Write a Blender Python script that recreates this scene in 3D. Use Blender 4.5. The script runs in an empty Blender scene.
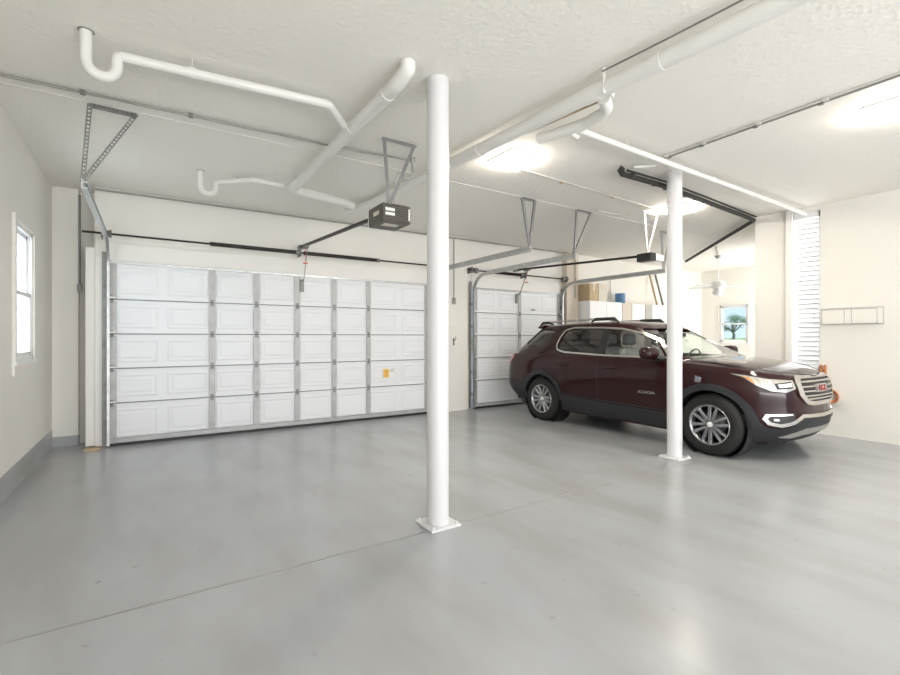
import bpy, bmesh, math, random
from mathutils import Vector, Matrix
from mathutils.geometry import delaunay_2d_cdt
random.seed(7)
PI = math.pi
S = bpy.context.scene
COL = S.collection

# ------------------------------------------------------------------ camera, sky, light, exposure
CAM_H = 1.43
cd = bpy.data.cameras.new('camera'); cam = bpy.data.objects.new('camera', cd); COL.objects.link(cam)
cd.sensor_width = 36.0; cd.lens = 36.0 * 462 / 900.0
cam.location = (0, 0, CAM_H); cam.rotation_euler = (PI/2, 0, math.radians(57-90))
cd.clip_start = 0.05; cd.clip_end = 400
S.camera = cam

W = bpy.data.worlds.new('sky'); S.world = W; W.use_nodes = True
wn = W.node_tree; wn.nodes.clear()
wo = wn.nodes.new('ShaderNodeOutputWorld'); wb = wn.nodes.new('ShaderNodeBackground')
tc = wn.nodes.new('ShaderNodeTexCoord'); sx = wn.nodes.new('ShaderNodeSeparateXYZ'); cr = wn.nodes.new('ShaderNodeValToRGB')
wn.links.new(tc.outputs['Generated'], sx.inputs[0]); wn.links.new(sx.outputs['Z'], cr.inputs[0])
cr.color_ramp.elements[0].position = 0.0; cr.color_ramp.elements[0].color = (0.66, 0.82, 1.0, 1)
cr.color_ramp.elements[1].position = 0.45; cr.color_ramp.elements[1].color = (0.42, 0.62, 1.0, 1)
wn.links.new(cr.outputs[0], wb.inputs['Color']); wb.inputs['Strength'].default_value = 0.8
wn.links.new(wb.outputs[0], wo.inputs[0])

def area(name, loc, rot, sx_, sy_, energy, col):
    l = bpy.data.lights.new(name, 'AREA'); l.shape = 'RECTANGLE'; l.size = sx_; l.size_y = sy_; l.energy = energy; l.color = col
    o = bpy.data.objects.new(name, l); COL.objects.link(o); o.location = loc; o.rotation_euler = rot; return o
# daylight through the open side of the garage behind the camera, through two windows, plus added ceiling fill
area('daylight_rear_opening', (1.9, -5.2, 1.7), (PI/2, 0, 0), 9.0, 2.9, 185, (1.0, 0.975, 0.945))
area('upward_ceiling_fill', (1.9, -5.6, 0.2), (PI/2+math.radians(38), 0, 0), 10.0, 2.0, 310, (1.0, 0.975, 0.94))  # unseen lamp added behind the camera, aimed upward to brighten the ceiling
su = bpy.data.lights.new('sun', 'SUN'); su.energy = 2.5; su.angle = .02; so = bpy.data.objects.new('sun', su); COL.objects.link(so); so.rotation_euler = (math.radians(20), math.radians(28), 0)
area('daylight_side_window', (-1.32, 6.24, 1.85), (0, -PI/2, 0), 1.3, 0.78, 16, (0.86, 0.93, 1.0))
area('far_bay_area_lamp', (12.5, 3.95, 1.9), (PI/2, 0, 0), 2.6, 2.4, 80, (1.0, 0.99, 0.97))  # area lamp inside the far bay, in front of its divider wall
area('daylight_louvre', (8.62, 2.93, 1.9), (0, PI/2, 0), 2.6, 0.4, 14, (1.0, 0.99, 0.97))

S.view_settings.view_transform = 'Standard'; S.view_settings.look = 'None'
S.view_settings.gamma = 1.0; S.view_settings.use_curve_mapping = False
S.view_settings.exposure = 0.68
LAMP = 52.0

# ------------------------------------------------------------------ materials
def mat(name, col, rough=0.6, metal=0.0, bump=None, spec=None, coat=0.0, emit=None, var=None, alpha=None):
    m = bpy.data.materials.new(name); m.use_nodes = True; nt = m.node_tree; p = nt.nodes['Principled BSDF']
    p.inputs['Base Color'].default_value = (*col, 1); p.inputs['Roughness'].default_value = rough; p.inputs['Metallic'].default_value = metal
    if spec is not None: p.inputs['Specular IOR Level'].default_value = spec
    p.inputs['Coat Weight'].default_value = coat; p.inputs['Coat Roughness'].default_value = 0.03
    if emit: p.inputs['Emission Color'].default_value = (*emit[0], 1); p.inputs['Emission Strength'].default_value = emit[1]
    if bump or var:
        t = nt.nodes.new('ShaderNodeTexCoord')
    if bump:
        n = nt.nodes.new('ShaderNodeTexNoise'); n.inputs['Scale'].default_value = bump[0]; n.inputs['Detail'].default_value = 4
        b = nt.nodes.new('ShaderNodeBump'); b.inputs['Strength'].default_value = bump[1]; b.inputs['Distance'].default_value = bump[2]
        nt.links.new(t.outputs['Object'], n.inputs['Vector']); nt.links.new(n.outputs['Fac'], b.inputs['Height']); nt.links.new(b.outputs[0], p.inputs['Normal'])
    if var:
        n = nt.nodes.new('ShaderNodeTexNoise'); n.inputs['Scale'].default_value = var[0]; n.inputs['Detail'].default_value = 5
        r = nt.nodes.new('ShaderNodeValToRGB'); r.color_ramp.elements[0].position = 0.3; r.color_ramp.elements[1].position = 0.7
        r.color_ramp.elements[0].color = (*[c*(1-var[1]) for c in col], 1); r.color_ramp.elements[1].color = (*[min(1, c*(1+var[1])) for c in col], 1)
        nt.links.new(t.outputs['Object'], n.inputs['Vector']); nt.links.new(n.outputs['Fac'], r.inputs[0]); nt.links.new(r.outputs[0], p.inputs['Base Color'])
    return m
M = {}
M['wall'] = mat('wall_paint', (0.80, 0.775, 0.72), 0.7, bump=(60, 0.25, 0.004), var=(0.8, 0.02))
M['block'] = mat('painted_block', (0.80, 0.775, 0.72), 0.65, bump=(25, 0.35, 0.006), var=(0.7, 0.025))
M['trim'] = mat('trim_paint', (0.82, 0.80, 0.76), 0.5, bump=(30, 0.05, 0.002))
M['white'] = mat('white_enamel', (0.83, 0.83, 0.82), 0.4, bump=(20, 0.06, 0.002))
M['column'] = mat('column_paint', (0.70, 0.695, 0.70), 0.32, bump=(12, 0.08, 0.003))
M['pipe'] = mat('painted_pipe', (0.76, 0.75, 0.71), 0.42, bump=(14, 0.08, 0.003), var=(3, 0.03))
M['conduit'] = mat('painted_conduit', (0.60, 0.585, 0.54), 0.5, var=(3, 0.1))
M['conduit_grey'] = mat('grey_conduit', (0.33, 0.325, 0.30), 0.45, metal=0.3, var=(3, 0.15))
M['tan'] = mat('tan_wood', (0.52, 0.40, 0.26), 0.7, var=(6, 0.2))
M['galv'] = mat('galvanised_steel', (0.50, 0.51, 0.51), 0.38, metal=0.75, var=(9, 0.14))
M['stile'] = mat('stile_steel', (0.43, 0.43, 0.425), 0.45, metal=0.25, var=(9, 0.12))
M['joint'] = mat('joint_steel', (0.22, 0.22, 0.22), 0.5, metal=0.3, var=(9, 0.15))
M['galv_dark'] = mat('weathered_steel', (0.24, 0.24, 0.23), 0.5, metal=0.6, var=(9, 0.2))
M['galv_light'] = mat('bright_track_steel', (0.66, 0.69, 0.70), 0.3, metal=0.7, var=(9, 0.1))
M['rust'] = mat('oiled_spring_steel', (0.035, 0.030, 0.027), 0.45, metal=0.6, var=(20, 0.3))
M['black'] = mat('black_plastic', (0.018, 0.018, 0.018), 0.45, var=(10, 0.1))
M['blackpipe'] = mat('black_foam_sleeve', (0.03, 0.028, 0.026), 0.75, bump=(40, 0.4, 0.01))
M['opener'] = mat('brown_grey_housing', (0.095, 0.085, 0.068), 0.5, bump=(30, 0.1, 0.002))
M['doorp'] = mat('garage_door_white', (0.80, 0.81, 0.825), 0.42, bump=(80, 0.06, 0.002), var=(1.2, 0.012))
M['red'] = mat('red_plastic', (0.62, 0.10, 0.07), 0.5, var=(9, 0.1))
M['yellow'] = mat('yellow_sticker', (0.90, 0.60, 0.10), 0.5, var=(9, 0.05))
M['label'] = mat('white_label', (0.82, 0.82, 0.80), 0.5, var=(9, 0.03))
M['lens'] = mat('frosted_lens', (0.88, 0.88, 0.85), 0.3, var=(9, 0.02))
M['lamp'] = mat('lamp_diffuser', (0.9, 0.9, 0.88), 0.4, emit=((1.0, 0.93, 0.82), LAMP), var=(9, 0.01))
M['cab'] = mat('cabinet_white', (0.84, 0.84, 0.83), 0.45, var=(2, 0.01))
M['cab_beige'] = mat('cabinet_beige', (0.62, 0.54, 0.45), 0.5, var=(2, 0.04))
M['cab_grey'] = mat('cabinet_grey', (0.42, 0.41, 0.38), 0.5, var=(2, 0.04))
M['card'] = mat('cardboard', (0.52, 0.39, 0.24), 0.8, var=(8, 0.1))
M['cardpale'] = mat('pale_cardboard', (0.70, 0.66, 0.56), 0.8, var=(8, 0.06))
M['blue'] = mat('blue_plastic', (0.10, 0.24, 0.46), 0.45, var=(8, 0.08))
M['orange'] = mat('orange_brown_wood', (0.56, 0.22, 0.09), 0.55, var=(14, 0.25))
M['grass'] = mat('lawn', (0.22, 0.36, 0.10), 0.9, var=(1.5, 0.3))
M['leaf'] = mat('tree_leaves', (0.26, 0.38, 0.22), 0.8, var=(3, 0.4))
M['bark'] = mat('tree_bark', (0.24, 0.21, 0.17), 0.9, var=(6, 0.3))
# car
M['paint'] = mat('dark_maroon_paint', (0.021, 0.0018, 0.0025), 0.4, spec=0.08, coat=1.0, var=(300, 0.15))
M['paint'].node_tree.nodes['Principled BSDF'].inputs['Coat IOR'].default_value = 1.40
M['clad'] = mat('charcoal_cladding', (0.018, 0.019, 0.022), 0.55, bump=(300, 0.1, 0.001))
M['chrome'] = mat('satin_chrome', (0.62, 0.59, 0.55), 0.26, metal=1.0, var=(40, 0.02))
M['silver'] = mat('silver_plastic', (0.52, 0.50, 0.47), 0.35, metal=0.7, var=(40, 0.03))
M['tire'] = mat('tyre_rubber', (0.013, 0.0125, 0.012), 0.75, bump=(120, 0.2, 0.002))
M['rim'] = mat('machined_alloy', (0.40, 0.40, 0.41), 0.27, metal=0.95, var=(30, 0.06))
M['rimdark'] = mat('dark_alloy_pocket', (0.045, 0.045, 0.048), 0.4, metal=0.6, var=(30, 0.1))
M['seat'] = mat('grey_leather', (0.36, 0.36, 0.34), 0.5, bump=(80, 0.1, 0.002))
M['headrest'] = mat('dark_grey_leather', (0.10, 0.11, 0.11), 0.5, bump=(80, 0.1, 0.002))
M['interior'] = mat('dark_cabin_trim', (0.05, 0.048, 0.045), 0.6, var=(10, 0.1))
M['redlens'] = mat('red_lamp_lens', (0.35, 0.01, 0.012), 0.12, coat=1.0, var=(20, 0.1))
M['badge'] = mat('red_badge', (0.36, 0.05, 0.045), 0.25, coat=0.6, var=(20, 0.05))
M['lampsilver'] = mat('headlamp_reflector', (0.58, 0.55, 0.49), 0.22, metal=0.75, var=(25, 0.15))
M['amber'] = mat('amber_reflector', (0.75, 0.28, 0.05), 0.2, coat=0.6, var=(20, 0.05))

def glass(name, tint, fac):
    m = bpy.data.materials.new(name); m.use_nodes = True; nt = m.node_tree; nt.nodes.clear()
    o = nt.nodes.new('ShaderNodeOutputMaterial'); t = nt.nodes.new('ShaderNodeBsdfTransparent'); g = nt.nodes.new('ShaderNodeBsdfGlossy')
    x = nt.nodes.new('ShaderNodeMixShader'); f = nt.nodes.new('ShaderNodeFresnel'); a = nt.nodes.new('ShaderNodeMath'); a.operation = 'MULTIPLY_ADD'
    f.inputs['IOR'].default_value = 1.5; a.inputs[1].default_value = 1.0; a.inputs[2].default_value = fac
    t.inputs['Color'].default_value = (*tint, 1); g.inputs['Roughness'].default_value = 0.02; g.inputs['Color'].default_value = (0.95, 0.95, 0.95, 1)
    # a thin pane: mirror only on the face turned towards the incoming ray, no internal mirror
    ge = nt.nodes.new('ShaderNodeNewGeometry'); iv = nt.nodes.new('ShaderNodeMath'); iv.operation = 'SUBTRACT'; iv.inputs[0].default_value = 1.0
    mu = nt.nodes.new('ShaderNodeMath'); mu.operation = 'MULTIPLY'; nt.links.new(ge.outputs['Backfacing'], iv.inputs[1]); nt.links.new(a.outputs[0], mu.inputs[0]); nt.links.new(iv.outputs[0], mu.inputs[1])
    nt.links.new(f.outputs[0], a.inputs[0]); nt.links.new(mu.outputs[0], x.inputs[0]); nt.links.new(t.outputs[0], x.inputs[1]); nt.links.new(g.outputs[0], x.inputs[2])
    nt.links.new(x.outputs[0], o.inputs[0]); return m
M['glass'] = glass('window_glass', (0.94, 0.96, 0.95), 0.0)
M['carglass'] = glass('car_glass', (0.93, 0.96, 0.94), 0.02)
M['tint'] = glass('privacy_glass', (0.48, 0.45, 0.45), 0.02)

def make_floor_mat():
    m = bpy.data.materials.new('grey_floor_paint'); m.use_nodes = True; nt = m.node_tree; p = nt.nodes['Principled BSDF']; L = nt.links.new
    t = nt.nodes.new('ShaderNodeTexCoord')
    def noise(sc, det=5, dist=0.0, mp=None):
        n = nt.nodes.new('ShaderNodeTexNoise'); n.inputs['Scale'].default_value = sc; n.inputs['Detail'].default_value = det; n.inputs['Distortion'].default_value = dist
        if mp:
            q = nt.nodes.new('ShaderNodeMapping'); q.inputs['Scale'].default_value = mp[0]; q.inputs['Rotation'].default_value = (0, 0, mp[1]); L(t.outputs['Object'], q.inputs[0]); L(q.outputs[0], n.inputs['Vector'])
        else: L(t.outputs['Object'], n.inputs['Vector'])
        return n
    a = noise(0.55, 6, 0); r = nt.nodes.new('ShaderNodeValToRGB')
    r.color_ramp.elements[0].position = 0.2; r.color_ramp.elements[0].color = (0.375, 0.392, 0.415, 1)
    r.color_ramp.elements[1].position = 0.8; r.color_ramp.elements[1].color = (0.475, 0.489, 0.505, 1); L(a.outputs['Fac'], r.inputs[0])
    # grime smears
    b = noise(2.2, 6, 0, ((1, 0.35, 1), 0.5)); r2 = nt.nodes.new('ShaderNodeValToRGB'); r2.color_ramp.elements[0].position = 0.42; r2.color_ramp.elements[1].position = 0.85; r2.color_ramp.interpolation = 'B_SPLINE'; r.color_ramp.interpolation = 'B_SPLINE'
    L(b.outputs['Fac'], r2.inputs[0]); k = nt.nodes.new('ShaderNodeMath'); k.operation = 'MULTIPLY'; k.inputs[1].default_value = 0.9; L(r2.outputs[0], k.inputs[0])
    mx = nt.nodes.new('ShaderNodeMixRGB'); mx.inputs[2].default_value = (0.30, 0.285, 0.26, 1); L(k.outputs[0], mx.inputs[0]); L(r.outputs[0], mx.inputs[1])
    # small dark specks
    c = noise(9, 3, 0); r3 = nt.nodes.new('ShaderNodeValToRGB'); r3.color_ramp.elements[0].position = 0.70; r3.color_ramp.elements[1].position = 0.80; L(c.outputs['Fac'], r3.inputs[0])
    mx2 = nt.nodes.new('ShaderNodeMixRGB'); mx2.inputs[2].default_value = (0.26, 0.25, 0.235, 1); L(r3.outputs[0], mx2.inputs[0]); L(mx.outputs[0], mx2.inputs[1])
    L(mx2.outputs[0], p.inputs['Base Color'])
    rr = nt.nodes.new('ShaderNodeMapRange'); rr.inputs[3].default_value = 0.22; rr.inputs[4].default_value = 0.262; L(noise(1.3, 2, 0).outputs['Fac'], rr.inputs[0]); L(rr.outputs[0], p.inputs['Roughness'])
    bp = nt.nodes.new('ShaderNodeBump'); bp.inputs['Strength'].default_value = 0.22; bp.inputs['Distance'].default_value = 0.004; L(noise(7, 6).outputs['Fac'], bp.inputs['Height']); L(bp.outputs[0], p.inputs['Normal'])
    return m
M['floor'] = make_floor_mat()
def make_ceiling_mat():
    m = bpy.data.materials.new('stipple_ceiling'); m.use_nodes = True; nt = m.node_tree; p = nt.nodes['Principled BSDF']; L = nt.links.new
    t = nt.nodes.new('ShaderNodeTexCoord'); p.inputs['Base Color'].default_value = (0.86, 0.835, 0.775, 1); p.inputs['Roughness'].default_value = 0.8
    n = nt.nodes.new('ShaderNodeTexNoise'); n.inputs['Scale'].default_value = 22; n.inputs['Detail'].default_value = 4; L(t.outputs['Object'], n.inputs['Vector'])
    v = nt.nodes.new('ShaderNodeTexVoronoi'); v.inputs['Scale'].default_value = 30; L(t.outputs['Object'], v.inputs['Vector'])
    a = nt.nodes.new('ShaderNodeMath'); a.operation = 'ADD'; L(n.outputs['Fac'], a.inputs[0]); L(v.outputs['Distance'], a.inputs[1])
    b = nt.nodes.new('ShaderNodeBump'); b.inputs['Strength'].default_value = 0.36; b.inputs['Distance'].default_value = 0.007; L(a.outputs[0], b.inputs['Height']); L(b.outputs[0], p.inputs['Normal'])
    return m
M['ceiling'] = make_ceiling_mat()

# ------------------------------------------------------------------ mesh helpers
class MB:
    def __init__(s): s.v = []; s.f = []; s.mi = []; s.sm = []; s.cur = 0
    def add(s, vs, fs, smooth=False):
        o = len(s.v); s.v += [tuple(v) for v in vs]
        for f in fs: s.f.append(tuple(i+o for i in f)); s.mi.append(s.cur); s.sm.append(smooth)
        return s
    def box(s, x0, x1, y0, y1, z0, z1, bev=0.0):
        if bev > 0:
            b = min(bev, (x1-x0)/2.01, (y1-y0)/2.01, (z1-z0)/2.01)
            bm = bmesh.new(); bmesh.ops.create_cube(bm, size=1)
            for v in bm.verts: v.co = Vector(((x0+x1)/2+v.co.x*(x1-x0), (y0+y1)/2+v.co.y*(y1-y0), (z0+z1)/2+v.co.z*(z1-z0)))
            bmesh.ops.bevel(bm, geom=bm.edges[:], offset=b, segments=2, affect='EDGES', profile=0.5)
            bm.verts.ensure_lookup_table(); bm.verts.index_update()
            s.add([v.co[:] for v in bm.verts], [[v.index for v in f.verts] for f in bm.faces]); bm.free(); return s
        vs = [(x, y, z) for z in (z0, z1) for y in (y0, y1) for x in (x0, x1)]
        return s.add(vs, [(0,2,3,1),(4,5,7,6),(0,1,5,4),(2,6,7,3),(0,4,6,2),(1,3,7,5)])
    def bar(s, a, b, w, h, up=(0,0,1)):
        a = Vector(a); b = Vector(b); d = (b-a).normalized(); u = Vector(up)
        if abs(d.dot(u)) > .99: u = Vector((1,0,0))
        x = d.cross(u).normalized(); y = x.cross(d).normalized(); vs = []
        for p in (a, b):
            for i, j in ((-1,-1),(1,-1),(1,1),(-1,1)): vs.append(p + x*(i*w/2) + y*(j*h/2))
        return s.add(vs, [(0,1,2,3),(7,6,5,4),(0,4,5,1),(1,5,6,2),(2,6,7,3),(3,7,4,0)])
    def tube(s, pts, r, n=12, closed=False, cap=True):
        P = [Vector(p) for p in pts]; N = len(P); rs = r if isinstance(r, (list, tuple)) else [r]*N
        T = []
        for i in range(N):
            if closed: t = P[(i+1) % N]-P[i-1]
            else: t = P[min(i+1, N-1)]-P[max(i-1, 0)]
            T.append(t.normalized())
        u = Vector((0,0,1)) if abs(T[0].z) < .9 else Vector((1,0,0)); u = (u - T[0]*u.dot(T[0])).normalized(); vs = []
        for i in range(N):
            u = (u - T[i]*u.dot(T[i])).normalized(); w = T[i].cross(u)
            for k in range(n):
                a = 2*PI*k/n; vs.append(P[i]+(u*math.cos(a)+w*math.sin(a))*rs[i])
        fs = []
        for i in range(N if closed else N-1):
            j = (i+1) % N
            for k in range(n): fs.append((i*n+k, i*n+(k+1) % n, j*n+(k+1) % n, j*n+k))
        s.add(vs, fs, True)
        if cap and not closed:
            s.add(vs[:n], [tuple(range(n-1, -1, -1))]); s.add(vs[-n:], [tuple(range(n))])
        return s
    def cyl(s, a, b, r, n=20): return s.tube([a, b], r, n)
    def lathe(s, prof, c, axis='z', n=32):
        vs = []
        for r, h in prof:
            for k in range(n):
                a = 2*PI*k/n; x, y = r*math.cos(a), r*math.sin(a)
                p = {'z': (x, y, h), 'y': (x, h, y), 'x': (h, x, y)}[axis]; vs.append((p[0]+c[0], p[1]+c[1], p[2]+c[2]))
        fs = []
        for i in range(len(prof)-1):
            for k in range(n):
                q = (i*n+k, i*n+(k+1) % n, (i+1)*n+(k+1) % n, (i+1)*n+k)
                fs.append(q if axis != 'y' else q[::-1])
        return s.add(vs, fs, True)
    def prism(s, poly, a, b, plane='xz'):
        n = len(poly); vs = []
        for h in (a, b):
            for p in poly: vs.append({'xz': (p[0], h, p[1]), 'xy': (p[0], p[1], h), 'yz': (h, p[0], p[1])}[plane])
        return s.add(vs, [tuple(range(n)), tuple(range(2*n-1, n-1, -1))]+[(i, i+n, (i+1) % n+n, (i+1) % n) for i in range(n)])
    def build(s, name, m, parent=None, loc=None, local=False, fix=True, bevel=0):
        me = bpy.data.meshes.new(name); off = Vector((0,0,0))
        if loc is not None: off = Vector(loc)
        elif parent is not None and not local: off = parent.matrix_world.translation if False else Vector(world_loc(parent))
        me.from_pydata([Vector(v)-off for v in s.v], [], s.f); me.update()
        ms = m if isinstance(m, (list, tuple)) else [m]
        for q in ms: me.materials.append(q)
        for i, p in enumerate(me.polygons): p.material_index = s.mi[i]; p.use_smooth = s.sm[i]
        if fix:
            bm = bmesh.new(); bm.from_mesh(me); bmesh.ops.recalc_face_normals(bm, faces=bm.faces[:]); bm.to_mesh(me); bm.free()
        o = bpy.data.objects.new(name, me); COL.objects.link(o)
        if parent is not None: o.parent = parent
        elif loc is not None: o.location = loc
        return o
def world_loc(o):
    l = Vector(o.location)
    while o.parent is not None: o = o.parent; l = l + Vector(o.location)
    return l
def fillet(pts, r, n=6):
    P = [Vector(p) for p in pts]; out = [P[0]]
    for i in range(1, len(P)-1):
        a = (P[i-1]-P[i]); b = (P[i+1]-P[i]); ang = a.angle(b)
        d = min(r/math.tan(ang/2) if ang > .01 else 0, a.length*.49, b.length*.49)
        p0 = P[i]+a.normalized()*d; p1 = P[i]+b.normalized()*d
        for k in range(n+1):
            t = k/n; out.append(p0*(1-t)**2 + P[i]*2*t*(1-t) + p1*t*t)
    out.append(P[-1]); return out
def tag(o, label, cat, group=None, kind=None):
    o['label'] = label; o['category'] = cat
    if group: o['group'] = group
    if kind: o['kind'] = kind
    return o
def struct(o, label=None, cat=None):
    o['kind'] = 'structure'
    if label: o['label'] = label
    if cat: o['category'] = cat
    return o
def empty(name, loc, rz=0):
    o = bpy.data.objects.new(name, None); COL.objects.link(o); o.location = loc; o.rotation_euler = (0, 0, rz); o.empty_display_size = .2; return o
def copy_tree(o, parent=None):
    c = o.copy(); COL.objects.link(c)
    if parent is not None: c.parent = parent
    for ch in list(o.children): copy_tree(ch, c)
    return c
def B(x0, x1, y0, y1, z0, z1, bev=0): return MB().box(x0, x1, y0, y1, z0, z1, bev)

# ------------------------------------------------------------------ room shell
H = 3.40; XL, XR, YB, YW, YF = -1.07, 8.35, -4.6, 7.63, 14.0
XF = 14.0
fl = MB().add([(XL-.1, YB, 0), (XF+.1, YB, 0), (XF+.1, YW+1.0, 0), (XL-.1, YW+1.0, 0)], [(0,1,2,3)])
fl.box(XL-.1, XF+.1, YB, YW+1.0, -.15, -.01)
struct(fl.build('floor', M['floor']), 'grey painted concrete garage floor', 'floor')
struct(B(XL-.2, XF+.2, YB, YW+.7, H, H+.2).build('ceiling', M['ceiling']), 'stippled off-white garage ceiling', 'ceiling')
# left wall with window opening
WY0, WY1, WZ0, WZ1 = 5.84, 6.64, 1.20, 2.54
w = MB()
w.box(XL-.18, XL, YB, WY0, 0.23, H); w.box(XL-.18, XL, WY1, 8.2, 0.23, H); w.box(XL-.18, XL, WY0, WY1, .23, WZ0); w.box(XL-.18, XL, WY0, WY1, WZ1, H)
struct(w.build('wall_left', M['wall']), 'plastered side wall with the small sash window', 'wall')
c = B(XL-.18, XL+.004, YB, 8.1, -.01, .235, .004)
struct(c.build('trim_1', M['floor']), 'low grey painted curb under the side wall', 'curb')
# back wall with two door openings
D1a, D1b, D2a, D2b, DH = -.455, 4.40, 5.45, 7.89, 2.44
w = MB(); y0, y1 = YW-.05, YW+.15
w.box(-.60, D1a, y0, y1, 0, H); w.box(D1b, D2a, y0, y1, 0, H); w.box(D1a, D1b, y0, y1, DH, H); w.box(D2a, D2b, y0, y1, DH, H); w.box(D2b, XF, y0, y1, 0, H)
w.box(XL, -.60, 8.0, 8.2, 0, H); w.box(-.62, -.59, y1-.1, 8.0, 0, H)
struct(w.build('wall_back', M['block']), 'cream wall that holds both garage doors', 'wall')
# pier beside the wide door and board behind the track
struct(B(XL+.001, -.80, 7.86, 8.0, .13, H).build('trim_2', M['wall']), 'shallow cream pier in the corner beside the wide door', 'pier')
struct(B(XL+.001, -.80, 7.855, 8.0, 0, .13).build('trim_3', M['floor']), 'grey painted foot of the corner pier', 'curb')
t = MB().box(-.70, -.60, YW-.07, YW+.0, .02, 2.6, .005).box(-.60, -.52, YW-.09, YW-.05, .02, 2.5, .005)
struct(t.build('trim_4', M['trim']), 'cream jamb boards beside the wide door', 'trim')
struct(B(D1a-.02, D1b+.02, y0-.035, y0, DH+.0, DH+.24, .004).build('trim_5', M['trim']), 'cream header board above the wide door', 'trim')
struct(B(D2a-.02, D2b+.02, y0-.035, y0, DH+.0, DH+.24, .004).build('trim_6', M['trim']), 'cream header board above the narrow door', 'trim')
struct(B(4.72, 5.28, YW-.13, y0, 0, H).build('trim_7', M['block']), 'cream block pier between the two garage doors', 'pier')
struct(B(8.02, 8.40, YW-.20, y0, 0, H).build('trim_8', M['cab_beige']), 'beige pier beside the narrow door', 'pier')
# ceiling seam battens
struct(B(XL, XR+3, 4.87, 4.886, H-.005, H).build('trim_9', M['trim']), 'narrow batten across the ceiling above the track hangers', 'batten')
# right wall: front part, louvre opening, pier, then open to the far bay
LY0, LY1 = 2.76, 3.12
w = MB().box(XR, XR+.2, YB, LY0, 0, H).box(XR, XR+.2, LY0, LY1, 0, .95).box(XR, XR+.2, LY0, LY1, 3.33, H).box(XR, XR+.2, LY1, 3.64, 0, H)
struct(w.build('wall_right', M['wall']), 'plastered wall beside the car bonnet', 'wall')
struct(B(XR-.05, XR, LY1-.02, LY1+.07, 0, H, .006).build('trim_10', M['trim']), 'upright cream trim beside the louvred window', 'trim')
struct(B(XR+.2, XF, 3.50, 3.64, 0, H).build('wall_divider', M['wall']), 'divider wall of the far bay', 'wall')
# far wall with window
FY0, FY1, FZ0, FZ1 = 6.28, 7.05, 1.29, 2.36
w = MB().box(XF, XF+.2, 3.5, FY0, 0, H).box(XF, XF+.2, FY1, YW+.15, 0, H).box(XF, XF+.2, FY0, FY1, 0, FZ0).box(XF, XF+.2, FY0, FY1, FZ1, H)
struct(w.build('wall_far', M['wall']), 'far wall with the window that looks at a tree', 'wall')
# floor control joint
struct(B(XL+.25, 5.25, 2.942, 2.954, 0, .0012).build('trim_11', M['conduit_grey']), 'thin control joint in the floor', 'floor joint')

def sash_window(n, x, ya, yb, za, zb, depth, side, label):
    t = empty('window_%d' % n, (x, (ya+yb)/2, za)); struct(t, label, 'window')
    xo = x - side*depth
    f = MB(); fw_ = .04
    def fr(a, b_, c_, d_, xx, th, wd):
        f.box(xx-th, xx+th, a, a+wd, c_, d_); f.box(xx-th, xx+th, b_-wd, b_, c_, d_); f.box(xx-th, xx+th, a, b_, c_, c_+wd); f.box(xx-th, xx+th, a, b_, d_-wd, d_)
    fr(ya, yb, za, zb, xo, .04, fw_); f.build('window_frame', M['white'], t)
    zm = (za+zb)/2
    f = MB(); fr(ya+.04, yb-.04, zm-.02, zb-.04, xo-side*.012, .014, .04); f.build('sash', M['white'], t)
    f = MB(); fr(ya+.04, yb-.04, za+.04, zm+.02, xo+side*.016, .014, .04); f.build('sash', M['white'], t)
    B(xo-side*.012-.003, xo-side*.012+.003, ya+.07, yb-.07, zm+.02, zb-.07).build('pane', M['glass'], t)
    B(xo+side*.016-.003, xo+side*.016+.003, ya+.07, yb-.07, za+.07, zm-.02).build('pane', M['glass'], t)
    f = MB(); a, b_ = sorted((x-side*.02, x+side*.025)); f.box(a, b_, ya-.05, ya, za+.001, zb+.05); f.box(a, b_, yb, yb+.05, za+.001, zb+.05); f.box(a, b_, ya, yb, zb, zb+.05)
    f.build('casing', M['wall'], t)
    a, b_ = sorted((x, x+side*.035)); B(a, b_, ya-.06, yb+.06, za-.035, za).build('window_sill', M['white'], t)
    B(*sorted((x, x+side*.02)), ya-.05, yb+.05, za-.13, za-.035).build('apron', M['wall'], t)
sash_window(1, XL, WY0, WY1, WZ0, WZ1, .035, 1, 'white double-hung sash window in the side wall')
sash_window(2, XF, FY0, FY1, FZ0, FZ1, .06, -1, 'white double-hung window framing a tree and blue sky')
# louvred window
t = empty('window_3', (XR, 2.94, .95)); struct(t, 'tall window filled with white louvre slats', 'louvred window')
f = MB(); f.box(XR+.02, XR+.10, LY0, LY0+.025, .95, 3.33); f.box(XR+.02, XR+.10, LY1-.02, LY1, .95, 3.33); f.box(XR+.02, XR+.10, LY0, LY1, 3.24, 3.33); f.box(XR+.02, XR+.10, LY0, LY1, .95, 1.0)
f.build('window_frame', M['white'], t)
z = 1.05
while z < 3.2:
    MB().bar((XR+.06, LY0+.02, z), (XR+.06, LY1-.015, z), .062, .008, up=(.75, 0, .66)).build('slat', M['white'], t); z += .0715

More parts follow.
